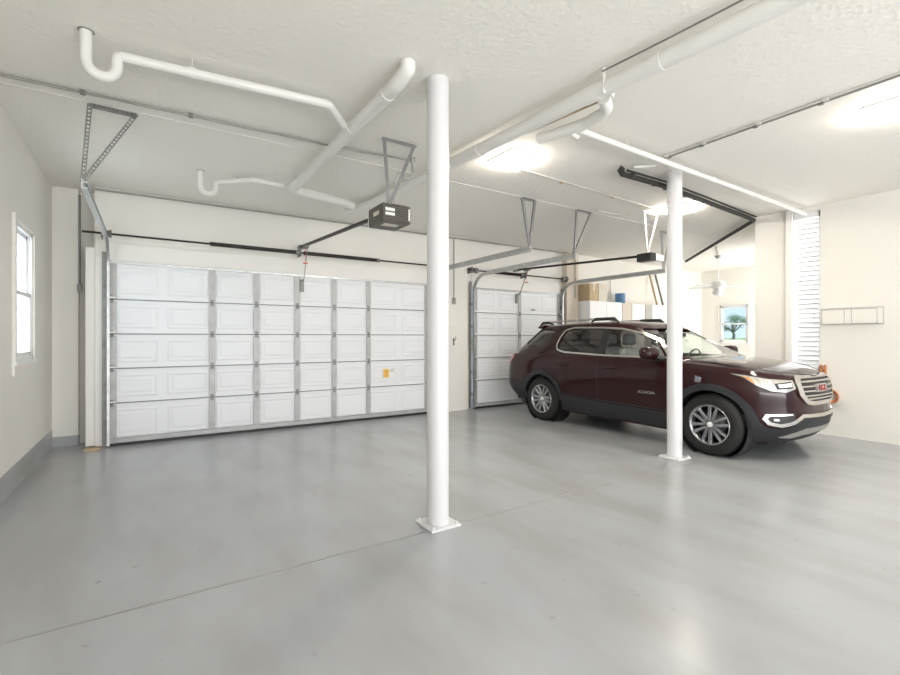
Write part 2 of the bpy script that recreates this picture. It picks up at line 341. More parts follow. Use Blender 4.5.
# ------------------------------------------------------------------ outdoors
struct(MB().add([(16.6, -60, .9), (400, -60, .9), (400, 300, .9), (16.6, 300, .9)], [(0,1,2,3)]).build('ground', M['grass']), 'lawn outside the far window', 'lawn')
def tree(x, y, h, label):
    t = empty('tree', (x, y, .9)); tag(t, label, 'tree')
    b = MB(); b.tube([(x, y, .9), (x+.1, y-.1, h*.3), (x-.1, y+.1, h*.42), (x+.2, y+.3, h*.62)], [.34, .24, .2, .1], 8)
    rnd = random.Random(3)
    lv = MB(); cs = []
    for i in range(9):
        a = i*2*PI/9+rnd.random(); r = h*(.16+.18*rnd.random()); e = Vector((x+math.cos(a)*r, y+math.sin(a)*r, h*(.45+.38*rnd.random())))
        b.tube([(x, y, h*.36), ((x+e.x)/2, (y+e.y)/2, h*.5), e], [.13, .08, .03], 6); cs.append(e)
    b.build('trunk', M['bark'], t)
    for e in cs + [Vector((x, y, h*.8))]:
        for k in range(190):
            p = e + Vector((rnd.gauss(0, h*.075), rnd.gauss(0, h*.075), rnd.gauss(0, h*.05))); q = Vector((rnd.gauss(0,1), rnd.gauss(0,1), rnd.gauss(0,1))).normalized(); q2 = q.orthogonal().normalized(); s_ = h*.022
            lv.add([p-q*s_, p+q2*s_*.5, p+q*s_, p-q2*s_*.5], [(0,1,2,3)])
    lv.build('foliage', M['leaf'], t, fix=False)
tree(95.0, 45.3, 6.6, 'leafy tree on the lawn seen through the far window')

# ------------------------------------------------------------------ columns
def column(px, py, top, label):
    t = empty('support_column', (px, py, 0)); tag(t, label, 'column', 'round steel support columns')
    MB().tube([(px, py, .015), (px, py, top)], .084, 40).build('shaft', M['column'], t)
    b = MB().box(px-.13, px+.13, py-.13, py+.13, 0, .018, .004)
    b.build('base_plate', M['column'], t)
    for i, j in ((-1,-1),(1,-1),(-1,1),(1,1)):
        MB().lathe([(0, .034), (.012, .034), (.014, .03), (.014, .018)], (px+i*.103, py+j*.103, 0), 'z', 6).build('bolt', M['column'], t)
column(1.85, 3.02, H, 'round white steel column standing alone in mid-floor, tallest in view')
column(5.235, 3.155, H, 'round white steel column in front of the car door')

# ------------------------------------------------------------------ garage doors (part of the shell)
ZS = [0.03, .563, 1.02, 1.477, 1.934, 2.44]
def garage_door(n, xa, xb, cols, stiles, label, panel_w):
    yf = YW-.11                                           # inside face of the door
    t = empty('door_%d' % n, ((xa+xb)/2, yf, 0)); struct(t, label, 'garage door')
    for k in range(5):
        z0, z1 = ZS[k]+.004, ZS[k+1]-.004; b = MB()
        b.box(xa, xb, yf+.012, yf+.045, z0, z1)
        # raised rim and embossed panels
        xs = [xa+(xb-xa)*i/cols for i in range(cols+1)]
        for i in range(cols):
            x0, x1 = xs[i]+.055, xs[i+1]-.055; zz0, zz1 = z0+.075, z1-.075
            o = [(x0, zz0), (x1, zz0), (x1, zz1), (x0, zz1)]
            def ring(d): return [(x0+d, zz0+d), (x1-d, zz0+d), (x1-d, zz1-d), (x0+d, zz1-d)]
            vs = []
            for d, yy in ((-.004, yf+.0117), (.012, yf+.0065), (.022, yf+.0065), (.034, yf+.0112), (.05, yf+.0112), (.070, yf+.0075)):
                vs += [(p[0], yy, p[1]) for p in ring(d)]
            fs = []
            for r_ in range(5):
                for q in range(4): fs.append((r_*4+q, r_*4+(q+1) % 4, (r_+1)*4+(q+1) % 4, (r_+1)*4+q))
            fs.append((20, 21, 22, 23)); b.add(vs, fs)
        b.box(xa, xb, yf+.006, yf+.012, z0, z0+.02); b.box(xa, xb, yf+.006, yf+.012, z1-.02, z1)
        b.build('door_section', M['doorp'], t)
    for x in stiles:
        w_ = .085
        for k in range(5):
            xx = min(max(x, xa+w_/2+.002), xb-w_/2-.002)
            MB().box(xx-w_/2, xx+w_/2, yf-.006, yf+.002, ZS[k]+.02, ZS[k+1]-.02, .002).build('stile', M['stile'], t)
    for k in range(1, 5):
        b = MB()
        b.box(xa+.01, xb-.01, yf-.006, yf+.004, ZS[k]-.007, ZS[k]+.007)
        b.build('section_joint', M['joint'], t)
        for x in stiles:
            xx = min(max(x, xa+.03), xb-.03)
            b = MB().box(xx-.022, xx+.022, yf-.016, yf-.006, ZS[k]-.045, ZS[k]+.045, .002).cyl((xx-.028, yf-.018, ZS[k]), (xx+.028, yf-.018, ZS[k]), .010, 10)
            b.build('hinge', M['galv_dark'], t)
    MB().box(xa+.01, xb-.01, yf-.05, yf-.004, .045, .052).box(xa+.01, xb-.01, yf-.052, yf-.047, .045, .105).box(xa+.01, xb-.01, yf-.05, yf-.004, .100, .105).build('bottom_strut', M['stile'], t)
    MB().box(xa, xb, yf-.01, yf+.05, 0.0, .03, .004).build('bottom_seal', M['black'], t)
    MB().box(xa, xb, yf-.012, yf-.002, 2.405, 2.44, .002).build('top_rail', M['galv'], t)
    return t
st1 = [D1a+.03, .76, 1.365, 1.975, 2.58, 3.19, D1b-.03]
d1 = garage_door(1, D1a, D1b, 8, st1, 'wide white sectional garage door with steel stiles', .61)
st2 = [D2a+.03, 6.67, D2b-.03]
d2 = garage_door(2, D2a, D2b, 4, st2, 'narrow white sectional garage door behind the car', .61)
yf = YW-.11
sx0 = 3.44
b = MB().box(sx0+.02, sx0+.26, yf-.0125, yf-.010, .69, .90).build('warning_label', [M['label']], d1)
s_ = MB().box(sx0+.03, sx0+.135, yf-.0145, yf-.0125, .72, .87).build('sticker', M['yellow'], d1)
for k in range(4): MB().box(sx0+.045, sx0+.12, yf-.0155, yf-.0145, .74+k*.03, .752+k*.03).build('print_line', M['orange'], d1)
for k in range(3): MB().box(sx0+.15, sx0+.24, yf-.0140, yf-.0125, .82+k*.02, .828+k*.02).build('print_line', M['conduit_grey'], d1)
MB().box(7.0, 7.12, yf-.014, yf-.0, 2.02, 2.05, .003).build('lock_handle', M['galv_dark'], d2)

# tracks: vertical, curve, horizontal with perforated hanger
def channel(mb, pts, w_, h_, side):
    P = [Vector(p) for p in pts]
    for a, b_ in zip(P[:-1], P[1:]): pass
    # C-section swept in the YZ plane
    prof = [(-.5, 0), (-.5, 1), (-.3, 1), (-.3, .18), (.3, .18), (.3, 1), (.5, 1), (.5, 0)]
    n = len(prof); vs = []
    for i, p in enumerate(P):
        t_ = (P[min(i+1, len(P)-1)]-P[max(i-1, 0)]).normalized(); nn = Vector((side, 0, 0)); bb = t_.cross(nn).normalized()
        for a, c_ in prof: vs.append(p + bb*(a*w_) + nn*(c_*h_))
    fs = []
    for i in range(len(P)-1):
        for k in range(n): fs.append((i*n+k, i*n+(k+1) % n, (i+1)*n+(k+1) % n, (i+1)*n+k))
    fs += [tuple(range(n)), tuple(range((len(P)-1)*n, len(P)*n))]
    mb.add(vs, fs); return mb
def perf_bar(mb, a, b_, w_=.034, th=.004, step=.032, up=(0,1,0)):
    """slotted angle iron: two rails joined by rungs so that the slots are open, plus a flange"""
    a = Vector(a); b_ = Vector(b_); d = (b_-a).normalized(); n = Vector(up); x = d.cross(n).normalized()
    for s_ in (-1, 1): mb.bar(a+x*(s_*w_*.37), b_+x*(s_*w_*.37), th, w_*.26, up=x)
    L = (b_-a).length; k = 0.0
    while k < L:
        mb.bar(a+d*k-x*(w_*.3), a+d*k+x*(w_*.3), th, step*.42, up=d); k += step
    mb.bar(a+x*(w_*.5)+n*.013, b_+x*(w_*.5)+n*.013, .026, th, up=x)
    return mb
def track(x, side, yend, zend, lab, hx, hangmat, col, apex_dx=0):
    yv = YW-.16
    t = empty('door_track', (x, yv, 0)); tag(t, lab, 'garage door track', 'garage door tracks')
    zc = zend-.38
    pts = [(x, yv, .02), (x, yv, zc-.1)]
    channel(MB(), [(x, yv, .02), (x, yv, 2.30)], .058, .03*1, side).build('vertical_track', col[0], t)
    cz = 2.30; R = zend-cz; arc = [(x, yv-R+R*math.cos(a), cz+R*math.sin(a)) for a in [PI/2*k/10 for k in range(11)]]
    channel(MB(), arc, .055, .03, side).build('curved_track', col[0], t)
    hb = MB(); channel(hb, [(x, yv-R, zend), (x, yend, zend)], .058, .032, side)
    hb.box(x-.006-(.004 if side > 0 else -.004), x+.006-(.004 if side > 0 else -.004), yend, yv-R-.1, zend-.035, zend+.05)
    hb.build('horizontal_track', col[1], t)
    # jamb angle and brackets on wall
    MB().bar((x-side*.03, yv+.045, .02), (x-side*.03, yv+.045, 2.55), .008, .05, up=(1,0,0)).build('jamb_angle', M['galv_dark'], t)
    for z in (.3, .75, 1.2, 1.65, 2.1): MB().box(x-.04, x+.02, yv+.02, yv+.06, z-.025, z+.025, .003).build('bracket', M['galv_dark'], t)
    for z in ZS[1:5]: MB().cyl((x, yv-.002, z+.02), (x+side*.09, yv-.002, z+.02), .012, 10).build('roller', M['lens'], t)
    # hanger
    hm = MB(); A = (x+apex_dx, yend+.02, zend+.03)
    p1 = (hx[0], hx[2], H-.02); p2 = (hx[1], hx[2]+.01, H-.02)
    perf_bar(hm, A, p1); perf_bar(hm, A, p2); perf_bar(hm, p1, p2, up=(0, 0, -1)); hm.build('hanger', hangmat, t)
    return t
track(-.47, 1, 4.88, 2.70, 'track at the side wall end of the wide door, perforated triangular hanger', (-.42, -.10, 4.87), M['galv_dark'], (M['galv'], M['galv_light']))
track(4.47, -1, 4.80, 2.67, 'track nearest the mid-floor column, on the wide door', (4.35, 4.60, 4.84), M['joint'], (M['galv'], M['galv']))
track(5.40, 1, 4.82, 2.66, 'track between the two doors, on the narrow door', (5.47, 5.80, 4.85), M['joint'], (M['galv'], M['galv']))
track(7.93, -1, 4.96, 2.65, 'track along the far side of the narrow door, ending behind the car column', (7.85, 8.15, 4.98), M['galv'], (M['galv'], M['galv']))

def torsion(xa, xb, z, y, springs, mid, lab, pl):
    t = empty('torsion_shaft', ((xa+xb)/2, y, z)); tag(t, lab, 'torsion spring shaft', 'torsion spring shafts')
    MB().cyl((xa, y, z), (xb, y, z), .0135, 12).build('shaft', M['rust'], t)
    for a, b_ in springs:
        m_ = MB(); n = int((b_-a)/.012); prof = []
        for i in range(n*2+1): prof.append((.031 if i % 2 else .026, a+(b_-a)*i/(2*n)))
        m_.lathe(prof, (0, y, z), 'x', 16); m_.build('spring', M['rust'], t)
        MB().cyl((b_-.01, y, z), (b_+.05, y, z), .034, 14).build('winding_cone', M['galv_dark'], t)
    for x in mid: MB().box(x-.006, x+.006, y-.05, YW-.08, z-.06, z+.06, .003).build('bearing_plate', M['galv_dark'], t)
    for x in pl: MB().lathe([(.0, -.03), (.055, -.03), (.055, -.022), (.042, -.018), (.042, .018), (.055, .022), (.055, .03), (0, .03)], (x, y, z), 'x', 20).build('cable_drum', M['galv_dark'], t)
    return t
torsion(-.72, 4.62, 2.77, YW-.22, [(.72, 1.93), (2.05, 3.30)], [-.52, 1.99, 4.50], 'long dark shaft with two springs above the wide door', [-.45, 4.42])
torsion(5.22, 8.05, 2.76, YW-.22, [(5.80, 6.62)], [5.32, 6.72, 7.98], 'short shaft with one spring above the narrow door', [5.42, 7.90])

# ------------------------------------------------------------------ door openers
def opener(x, y, z, dims, body, rail_end, lab, doorz, wht):
    t = empty('garage_door_opener', (x, y, z)); tag(t, lab, 'garage door opener', 'ceiling-hung door openers')
    w_, l_, h_ = dims
    hs = MB().box(x-w_/2, x+w_/2, y-l_/2, y+l_/2, z-h_/2, z+h_/2, .018).build('housing', body, t)
    f = MB()
    for k in range(7): f.box(x-w_/2+.03, x+w_/2-.03, y-l_/2-.003, y-l_/2, z-h_/2+.018+k*h_*.125, z-h_/2+.024+k*h_*.125)
    f.build('vent_grille', M['black'], hs)
    if not wht:
        MB().box(x-w_/2+.025, x-.03, y-l_/2-.006, y-l_/2-.003, z+.012, z+.042).build('label_plate', M['label'], hs)
        MB().box(x-w_/2+.025, x-.03, y-l_/2-.006, y-l_/2-.003, z-.030, z-.002).build('label_plate', M['label'], hs)
        MB().box(x+w_/2-.035, x+w_/2-.022, y-l_/2-.006, y-l_/2-.003, z-.06, z+.055).build('label_plate', M['label'], hs)
        MB().box(x-w_/2-.003, x-w_/2, y-.09, y+.04, z-.01, z+.03).build('label_plate', M['cardpale'], hs)
        MB().box(x-.10, x+.06, y-.10, y+.0, z-h_/2-.003, z-h_/2).build('label_plate', M['cardpale'], hs)
        MB().box(x-w_/2+.01, x+w_/2-.01, y+l_/2-.01, y+l_/2+.045, z-h_/2+.005, z+h_/2-.005, .02).build('light_lens', M['lens'], t)
    else:
        MB().box(x+w_/2+.001, x+w_/2+.24, y-l_/2+.02, y+l_/2, z-h_/2+.01, z+h_/2-.01, .03).build('light_lens', M['lens'], t)
    ry, rz = rail_end
    MB().bar((x, y+l_/2, z+h_/2-.03), (x, ry, rz), .032, .036).build('rail', M['rust'], t)
    MB().box(x-.03, x+.03, ry-.03, YW-.05, rz-.03, rz+.03, .004).build('header_bracket', M['galv_dark'], t)
    ty = ry-.28; tz = z+h_/2-.03+(rz-(z+h_/2-.03))*((ty-y)/(ry-y))
    tr = MB().box(x-.028, x+.028, ty-.08, ty+.08, tz-.05, tz-.012, .006).build('trolley', M['galv_dark'], t)
    a = MB().bar((x+.02, ty, tz-.05), (x+.02, YW-.22, doorz-.0), .022, .005, up=(1,0,0)).bar((x+.02, YW-.22, doorz), (x+.02, YW-.13, doorz-.04), .022, .005, up=(1,0,0))
    a.box(x-.02, x+.04, YW-.15, YW-.12, doorz-.2, doorz, .003); a.build('door_arm', M['galv_dark'], t)
    MB().cyl((x-.01, ty, tz-.05), (x-.01, ty, tz-.28), .003, 6).build('release_cord', M['red'], t)
    MB().cyl((x-.045, ty, tz-.285), (x+.025, ty, tz-.285), .010, 8).build('release_handle', M['red'], t)
    hm = MB(); zt = z+h_/2
    for yy in (y-l_/2+.07,):
        ax = x-w_/2+.07
        
        for p_, q_ in (((x-.06, yy, zt), (x-.10, yy+.02, H-.02)), ((x-.05, yy, zt), (x+.23, yy+.02, H-.02)), ((x-.12, yy+.02, H-.015), (x+.25, yy+.02, H-.015))):
            hm.bar(p_, q_, .034, .004, up=(0, 1, 0)); hm.bar(Vector(p_)+Vector((.017, .014, 0)), Vector(q_)+Vector((.017, .014, 0)), .004, .028, up=(0, 1, 0))
    hm.build('hanger', M['joint'] if not wht else M['stile'], t)
    return t
opener(2.03, 4.25, 2.645, (.31, .36, .185), M['opener'], (7.50, 2.88), 'dark brown motor box with white labels, in front of the wide door', 2.36, False)
opener(6.56, 4.42, 2.69, (.15, .26, .13), M['black'], (7.45, 2.87), 'small black and white opener above the car roof', 2.36, True)

# ------------------------------------------------------------------ ceiling plumbing and conduits
def pipe(pts, r, name, label, cat, m, group=None, bend=.1, collars=(), cm=None, n=16, straps=()):
    t = MB().tube(fillet(pts, bend), r, n).build(name, m, loc=pts[0]); tag(t, label, cat, group)
    for c_ in collars:
        a, d = Vector(c_[0]), Vector(c_[1]).normalized(); l = c_[2] if len(c_) > 2 else .05
        MB().cyl(a-d*l/2, a+d*l/2, r*1.07, n).build('coupling', cm or m, t)
    for p in straps:
        MB().bar(p, (p[0], p[1], H-.002), .02, .004).build('strap', cm or m, t)
    return t
G = 'painted waste pipes'
mp = pipe([(3.02, -3.0, 3.27), (2.93, 1.1, 3.28), (2.82, 2.3, 3.28), (2.70, 4.2, 3.29), (2.60, 6.05, 3.30), (2.45, 6.55, 3.30)], .060, 'drain_pipe', 'thickest white drain pipe, running the length of the ceiling over the floor', 'pipe', M['pipe'], G, .12,
     collars=[((2.86, 1.85, 3.28), (-.1, 1.1, 0), .08), ((2.82, 2.35, 3.28), (-.1, 1.1, 0), .12), ((2.73, 3.7, 3.285), (-.06, 1, 0), .08), ((2.62, 5.8, 3.30), (-.05, 1, 0), .14)])
MB().bar((2.79, 2.22, 3.22), (2.76, 2.20, H-.012), .03, .004, up=(0,1,0)).build('strap', M['pipe'], mp)
MB().bar((2.88, 2.22, 3.22), (2.96, 2.24, H-.012), .03, .004, up=(0,1,0)).build('strap', M['pipe'], mp)
pipe([(1.545, 2.93, H-.004), (1.545, 2.93, 3.345), (1.53, 3.08, 3.30), (1.475, 5.87, 3.26), (1.72, 5.98, 3.28), (2.20, 6.12, 3.29), (2.40, 6.22, 3.295)], .055, 'drain_pipe', 'white drain pipe that drops from the ceiling beside the mid-floor column', 'pipe', M['pipe'], G, .09,
     collars=[((1.525, 3.25, 3.295), (-.02, 1, 0), .07), ((1.50, 3.98, 3.29), (-.02, 1, 0), .16), ((1.477, 5.72, 3.265), (-.02, 1, 0), .07)])
def trap(x, y, d, r, lab, path, collars=()):
    dx, dy = d; R = .085
    pts = [Vector((x, y, H-.003)), Vector((x, y, 3.22))]
    u = [Vector((x+dx*R*(1-math.cos(a)), y+dy*R*(1-math.cos(a)), 3.22-R*math.sin(a))) for a in [PI*k/10 for k in range(1, 11)]]
    pts += u; e = u[-1]; P = pts[:]
    tail = fillet([e, (e.x, e.y, 3.30)]+path, .06)
    allp = P+[Vector(p) for p in tail[1:]]
    t = MB().tube(allp, r, 14).build('trap_pipe', M['pipe'], loc=(x, y, H)); tag(t, lab, 'pipe', 'pipes with a trap bend')
    MB().lathe([(r*1.35, H-.002), (r*1.25, H-.006), (r, H-.006)], (x, y, 0), 'z', 20).build('ceiling_collar', M['conduit_grey'], t)
    for c_ in collars:
        a, dd = Vector(c_[0]), Vector(c_[1]).normalized(); MB().cyl(a-dd*.025, a+dd*.025, r*1.18, 14).build('coupling', M['pipe'], t)
        MB().bar((a.x, a.y, a.z), (a.x, a.y, H-.002), .02, .006).build('strap', M['pipe'], t)
trap(-.345, 3.76, (.95, .1), .034, 'white pipe with a trap bend, the longest, nearest the side wall', [(1.21, 3.66, 3.31), (1.42, 3.90, 3.29)], [((.25, 3.735, 3.30), (1, -.04, 0))])
trap(.50, 6.17, (.95, .1), .031, 'short white pipe with a trap bend above the wide door', [(1.04, 5.90, 3.31), (1.38, 5.90, 3.30)], [((.85, 6.05, 3.305), (.5, -.27, 0))])
br = pipe([(2.93, 2.34, 3.27), (3.06, 2.40, 3.24), (3.09, 2.65, 3.24), (3.00, 3.10, 3.25)], .048, 'drain_branch', 'white elbow branch beside the thickest drain pipe', 'pipe', M['pipe'], None, .14,
     collars=[((3.085, 2.70, 3.24), (-.08, .45, 0), .09), ((3.00, 3.08, 3.25), (-.08, .45, 0), .06)])
MB().cyl((3.10, 2.82, 3.22), (3.17, 2.80, 3.19), .022, 10).build('cleanout_plug', M['pipe'], br)
pipe([(3.12, 2.86, 3.30), (5.235, 2.89, 3.30), (8.30, 2.93, 3.30)], .028, 'vent_pipe', 'slim white pipe along the ceiling from drain branch to pier trim', 'pipe', M['pipe'], None, .05,
     collars=[((5.6, 2.895, 3.30), (1, 0, 0), .08)], straps=[(3.95, 2.87, 3.30), (6.9, 2.91, 3.30)])
CG = 'thin ceiling conduits'
def conduit(pts, r, lab, m, straps=(), bend=.06, name='conduit'):
    t = MB().tube(fillet(pts, bend), r, 8).build(name, m, loc=pts[0]); tag(t, lab, 'conduit', CG)
    for p in straps: MB().box(p[0]-.018, p[0]+.018, p[1]-.018, p[1]+.018, p[2]-r-.004, H-.001, .002).build('strap', M['galv_dark'] if m is not M['conduit'] else m, t)
    return t
conduit([(XL+.03, 4.70, 2.9), (XL+.03, 4.70, H-.05), (XL+.10, 4.70, H-.018), (1.6, 4.60, H-.018), (2.36, 4.51, H-.018)], .011, 'grey conduit bending from the side wall onto the ceiling', M['conduit_grey'], straps=[(-.45, 4.68, H-.018), (.3, 4.65, H-.018)])
conduit([(-.60, YW-.085, 3.36), (4.55, YW-.15, 3.36), (8.1, YW-.22, 3.36)], .014, 'grey conduit along the wall above both garage doors', M['conduit_grey'])
conduit([(4.95, YW-.15, 3.34), (4.95, YW-.15, 2.20)], .010, 'conduit dropping down the pier between the doors', M['conduit_grey'])
conduit([(7.75, YW-.75, H-.01), (8.0, YW-.33, 3.30), (8.28, YW-.22, 3.25), (8.28, YW-.22, 2.35)], .010, 'conduit dropping down the beige pier', M['conduit_grey'])
for dx, lab in ((0, 'outer of the paired conduits with clips, behind the slim white pipe'), (.045, 'inner of the paired conduits with clips, behind the slim white pipe')):
    conduit([(4.66+dx, 3.02, H-.016), (4.64+dx, 1.0, H-.016), (4.62+dx, -2.5, H-.016)], .010, lab, M['conduit_grey'] if dx else M['conduit'], straps=[(4.66+dx, 2.9, H-.016), (4.655+dx, 2.5+dx, H-.016), (4.65+dx, 2.0+dx, H-.016), (4.645+dx, 1.5+dx, H-.016)])
conduit([(3.10, 2.45, H-.03), (2.86, 4.3, H-.03), (2.72, 5.8, H-.03)], .013, 'tan conduit hugging the thickest drain pipe', M['tan'])
conduit([(2.865, .9, 3.352), (2.79, 1.75, 3.352), (2.74, 2.2, 3.352)], .006, 'dark strip drawn for the shade along the thickest drain pipe', M['galv_dark'], name='shade_strip')  # thin dark tube standing for the shade along the pipe's edge
conduit([(3.55, 4.05, H-.012), (6.5, 4.20, H-.012)], .010, 'painted conduit between the two square ceiling lights', M['conduit'])
conduit([(5.8, 4.75, H-.012), (6.25, 4.72, H-.012), (6.42, 4.62, H-.012)], .009, 'short painted conduit above the small opener', M['conduit'])
for x, y, lab in ((4.36, 4.12, 'brown sprinkler-like stud on the ceiling, closer to the bright square light'), (5.40, 4.16, 'brown stud on the ceiling, closer to the car column')):
    tag(MB().lathe([(0, H-.03), (.018, H-.03), (.022, H-.012), (.03, H-.008), (.03, H)], (x, y, 0), 'z', 12).build('ceiling_stud', M['tan'], loc=(x, y, H)), lab, 'ceiling stud', 'small ceiling studs')
# power cord of opener
tag(MB().tube([(2.42, 4.48, 3.235), (2.42, 4.48, 3.20), (2.36, 4.46, 3.16), (2.22, 4.42, 3.18), (2.14, 4.36, 3.05), (2.17, 4.34, 2.92), (2.13, 4.33, 2.82), (2.12, 4.33, 2.75)], .007, 8).build('power_cord', M['cab_grey'], loc=(2.42, 4.48, H)), 'loose power cord hanging above the dark brown opener', 'cord')
tag(MB().lathe([(0, 3.24), (.013, 3.24), (.015, 3.29), (.012, 3.34), (.03, 3.36), (.03, H)], (2.42, 4.48, 0), 'z', 12).build('outlet', M['conduit_grey'], loc=(2.42, 4.48, H)), 'small ceiling outlet feeding the opener cord', 'outlet')
# black insulated line
bl = MB()
pp = [Vector(p) for p in ((4.55, 3.36, 3.30), (5.3, 3.36, 3.31), (6.5, 3.45, 3.32), (8.12, 3.58, 3.33))]
m_ = MB().tube(pp, .030, 10); m_.tube([(p.x, p.y-.05, p.z+.03) for p in pp], .014, 8)
for i in range(9):
    q = pp[0].lerp(pp[-1], (i+.5)/14); m_.tube([(q.x-.03, q.y-.02, q.z), (q.x+.03, q.y-.02, q.z+.01)], .029, 10)
m_.tube(fillet([pp[-1], (8.22, 3.60, 3.33), (9.0, 4.35, 3.33), (11.2, 6.45, 3.33)], .1), .030, 10)
m_.tube([(4.55, 3.36, 3.30), (4.50, 3.36, 3.34), (4.50, 3.33, H-.045)], .036, 10)
tag(m_.build('insulated_pipe', M['blackpipe'], loc=(4.55, 3.36, 3.3)), 'black foam-wrapped pipe on the ceiling above the car', 'insulated pipe')
conduit([(4.62, 3.27, 3.37), (4.80, 3.12, 3.375)], .014, 'short white stub pipe at the start of the black foam-wrapped pipe', M['white'])
# fan
t = empty('ceiling_fan', (11.45, 5.80, H)); tag(t, 'white ceiling fan in the far bay', 'ceiling fan')
MB().lathe([(.0, H-.07), (.05, H-.07), (.08, H-.02), (.08, H)], (11.45, 5.8, 0), 'z', 20).build('canopy', M['conduit_grey'], t)
MB().cyl((11.45, 5.8, H-.05), (11.45, 5.8, 2.78), .014, 10).build('downrod', M['white'], t)
MB().lathe([(0, 2.80), (.06, 2.80), (.14, 2.76), (.17, 2.70), (.17, 2.64), (.10, 2.60), (.07, 2.59), (.12, 2.56), (.13, 2.50), (.08, 2.44), (0, 2.43)], (11.45, 5.8, 0), 'z', 24).build('motor_housing', M['white'], t)
for k in range(5):
    a = k*2*PI/5+.35; b = MB(); d = Vector((math.cos(a), math.sin(a), 0)); c0 = Vector((11.45, 5.8, 2.66))
    b.bar(c0+d*.15, c0+d*.24, .04, .01); b.bar(c0+d*.22, c0+d*.68, .13, .008, up=(d.y*.2, -d.x*.2, 1)); b.build('blade', M['white'], t)
conduit([(10.2, 5.2, H-.018), (11.3, 5.73, H-.018)], .012, 'grey conduit feeding the ceiling fan', M['conduit_grey'])

# ------------------------------------------------------------------ ceiling lights
def lamp(x, y, s_, lab):
    t = empty('ceiling_light', (x, y, H)); tag(t, lab, 'ceiling light', 'square flush ceiling lights')
    b = MB(); k = s_/2
    b.box(x-k, x+k, y-k, y+k, H-.018, H, .004).build('frame', M['white'], t)
    MB().box(x-k+.02, x+k-.02, y-k+.02, y+k-.02, H-.055, H-.018, .012).build('diffuser', M['lamp'], t)
lamp(3.36, 3.88, .42, 'glowing square ceiling light closest to the mid-floor column')
lamp(6.75, 4.0, .42, 'glowing square ceiling light partly behind the car column')
lamp(5.32, 1.20, .42, 'glowing square ceiling light beside the paired conduits')

# ------------------------------------------------------------------ small wall items
t = empty('wire_shelf', (XR, 2.40, 1.6)); tag(t, 'thin white wire basket shelf on the plain wall', 'wire shelf')
sh = MB(); y0_, y1_ = 2.05, 2.74; x0_, x1_ = XR-.28, XR-.01
for x, z in ((x0_, 1.62), (x1_, 1.62), (x0_, 1.82), (x1_, 1.85)): sh.cyl((x, y0_, z), (x, y1_, z), .0035, 6)
for y in (y0_, (y0_+y1_)/2, y1_): sh.tube([(x1_, y, 1.85), (x1_, y, 1.62), (x0_, y, 1.62), (x0_, y, 1.82)], .0035, 6)
sh.build('frame', M['galv'], t)
gr = MB()
for i in range(16):
    x = x0_+(x1_-x0_)*(i+.5)/16; gr.cyl((x, y0_, 1.622), (x, y1_, 1.622), .0016, 5)
gr.build('wire_deck', M['galv'], t)
t = empty('wall_hook', (4.95, YW-.13, 1.35)); tag(t, 'small dark latch hook on the pier between the doors', 'hook')
MB().box(4.935, 4.965, YW-.15, YW-.13, 1.28, 1.42, .003).tube([(4.95, YW-.15, 1.36), (4.97, YW-.19, 1.40), (4.96, YW-.19, 1.45)], .006, 6).build('hook', M['galv_dark'], t)
t = empty('switch_box', (4.95, YW-.13, 2.14)); tag(t, 'grey electrical box at the end of the drop conduit between the doors', 'electrical box')
MB().box(4.92, 4.98, YW-.18, YW-.13, 2.08, 2.20, .005).build('box', M['conduit_grey'], t)
t = empty('wall_conduit', (-.79, YW-.05, 2.1)); tag(t, 'dark upright pipe with a hook on the corner pier edge', 'conduit')
MB().cyl((-.785, 7.84, 2.12), (-.785, 7.84, 3.33), .012, 8).build('pipe', M['galv_dark'], t)
MB().box(-.81, -.76, 7.82, 7.855, 2.04, 2.14, .004).build('box', M['galv_dark'], t)
t = MB().box(-.70, -.53, YW-.30, YW-.14, 0.0, .02, .004).build('floor_plate', M['tan'], loc=(-.62, YW-.22, 0)); tag(t, 'small rust-stained wood scrap on the floor behind the track', 'wood scrap')
# cabinets against the back wall of the far bay
def cabinet(x0, x1, lab, m, ztop=2.28):
    t = empty('storage_cabinet', ((x0+x1)/2, YW-.30, 0)); tag(t, lab, 'cabinet', 'cabinets behind the car')
    MB().box(x0+.003, x1-.003, YW-.48, YW-.055, 0.0, ztop, .004).build('body', m, t)
    xm = (x0+x1)/2
    for a, b_ in (((x0+.006, xm-.003), (xm+.003, x1-.006)) if x1-x0 > .7 else ((x0+.006, x1-.006),)):
        d = MB().box(a, b_, YW-.503, YW-.482, .08, ztop-.02, .004).build('door', m, t)
        MB().cyl(((b_-.05) if a == x0+.006 else (a+.05), YW-.52, 1.0), ((b_-.05) if a == x0+.006 else (a+.05), YW-.52, 1.14), .006, 8).build('handle', M['galv'], d)
cabinet(8.45, 9.62, 'white storage cabinet holding the cardboard boxes', M['cab'])
cabinet(9.63, 9.99, 'beige narrow cabinet behind the car', M['cab_beige'], 2.27)
cabinet(10.0, 10.52, 'white narrow cabinet between the beige and grey ones', M['cab'], 2.27)
cabinet(10.53, 10.82, 'grey narrow cabinet behind the car', M['cab_grey'], 2.26)
cabinet(10.83, 12.1, 'white cabinet at the end of the row, nearest the far window', M['cab'], 2.27)
def cbox(x0, x1, z0, h, m, lab):
    t = empty('cardboard_box', ((x0+x1)/2, YW-.27, z0)); tag(t, lab, 'box', 'boxes on the cabinets')
    MB().box(x0, x1, YW-.45, YW-.12, z0, z0+h, .004).build('carton', m, t)
    MB().box((x0+x1)/2-.03, (x0+x1)/2+.03, YW-.452, YW-.118, z0+h*.6, z0+h+.001).build('tape', M['cardpale'], t)
cbox(8.50, 8.80, 2.281, .40, M['card'], 'brown carton on the white cabinet')
cbox(8.82, 9.12, 2.281, .42, M['cardpale'], 'pale carton beside the brown one')
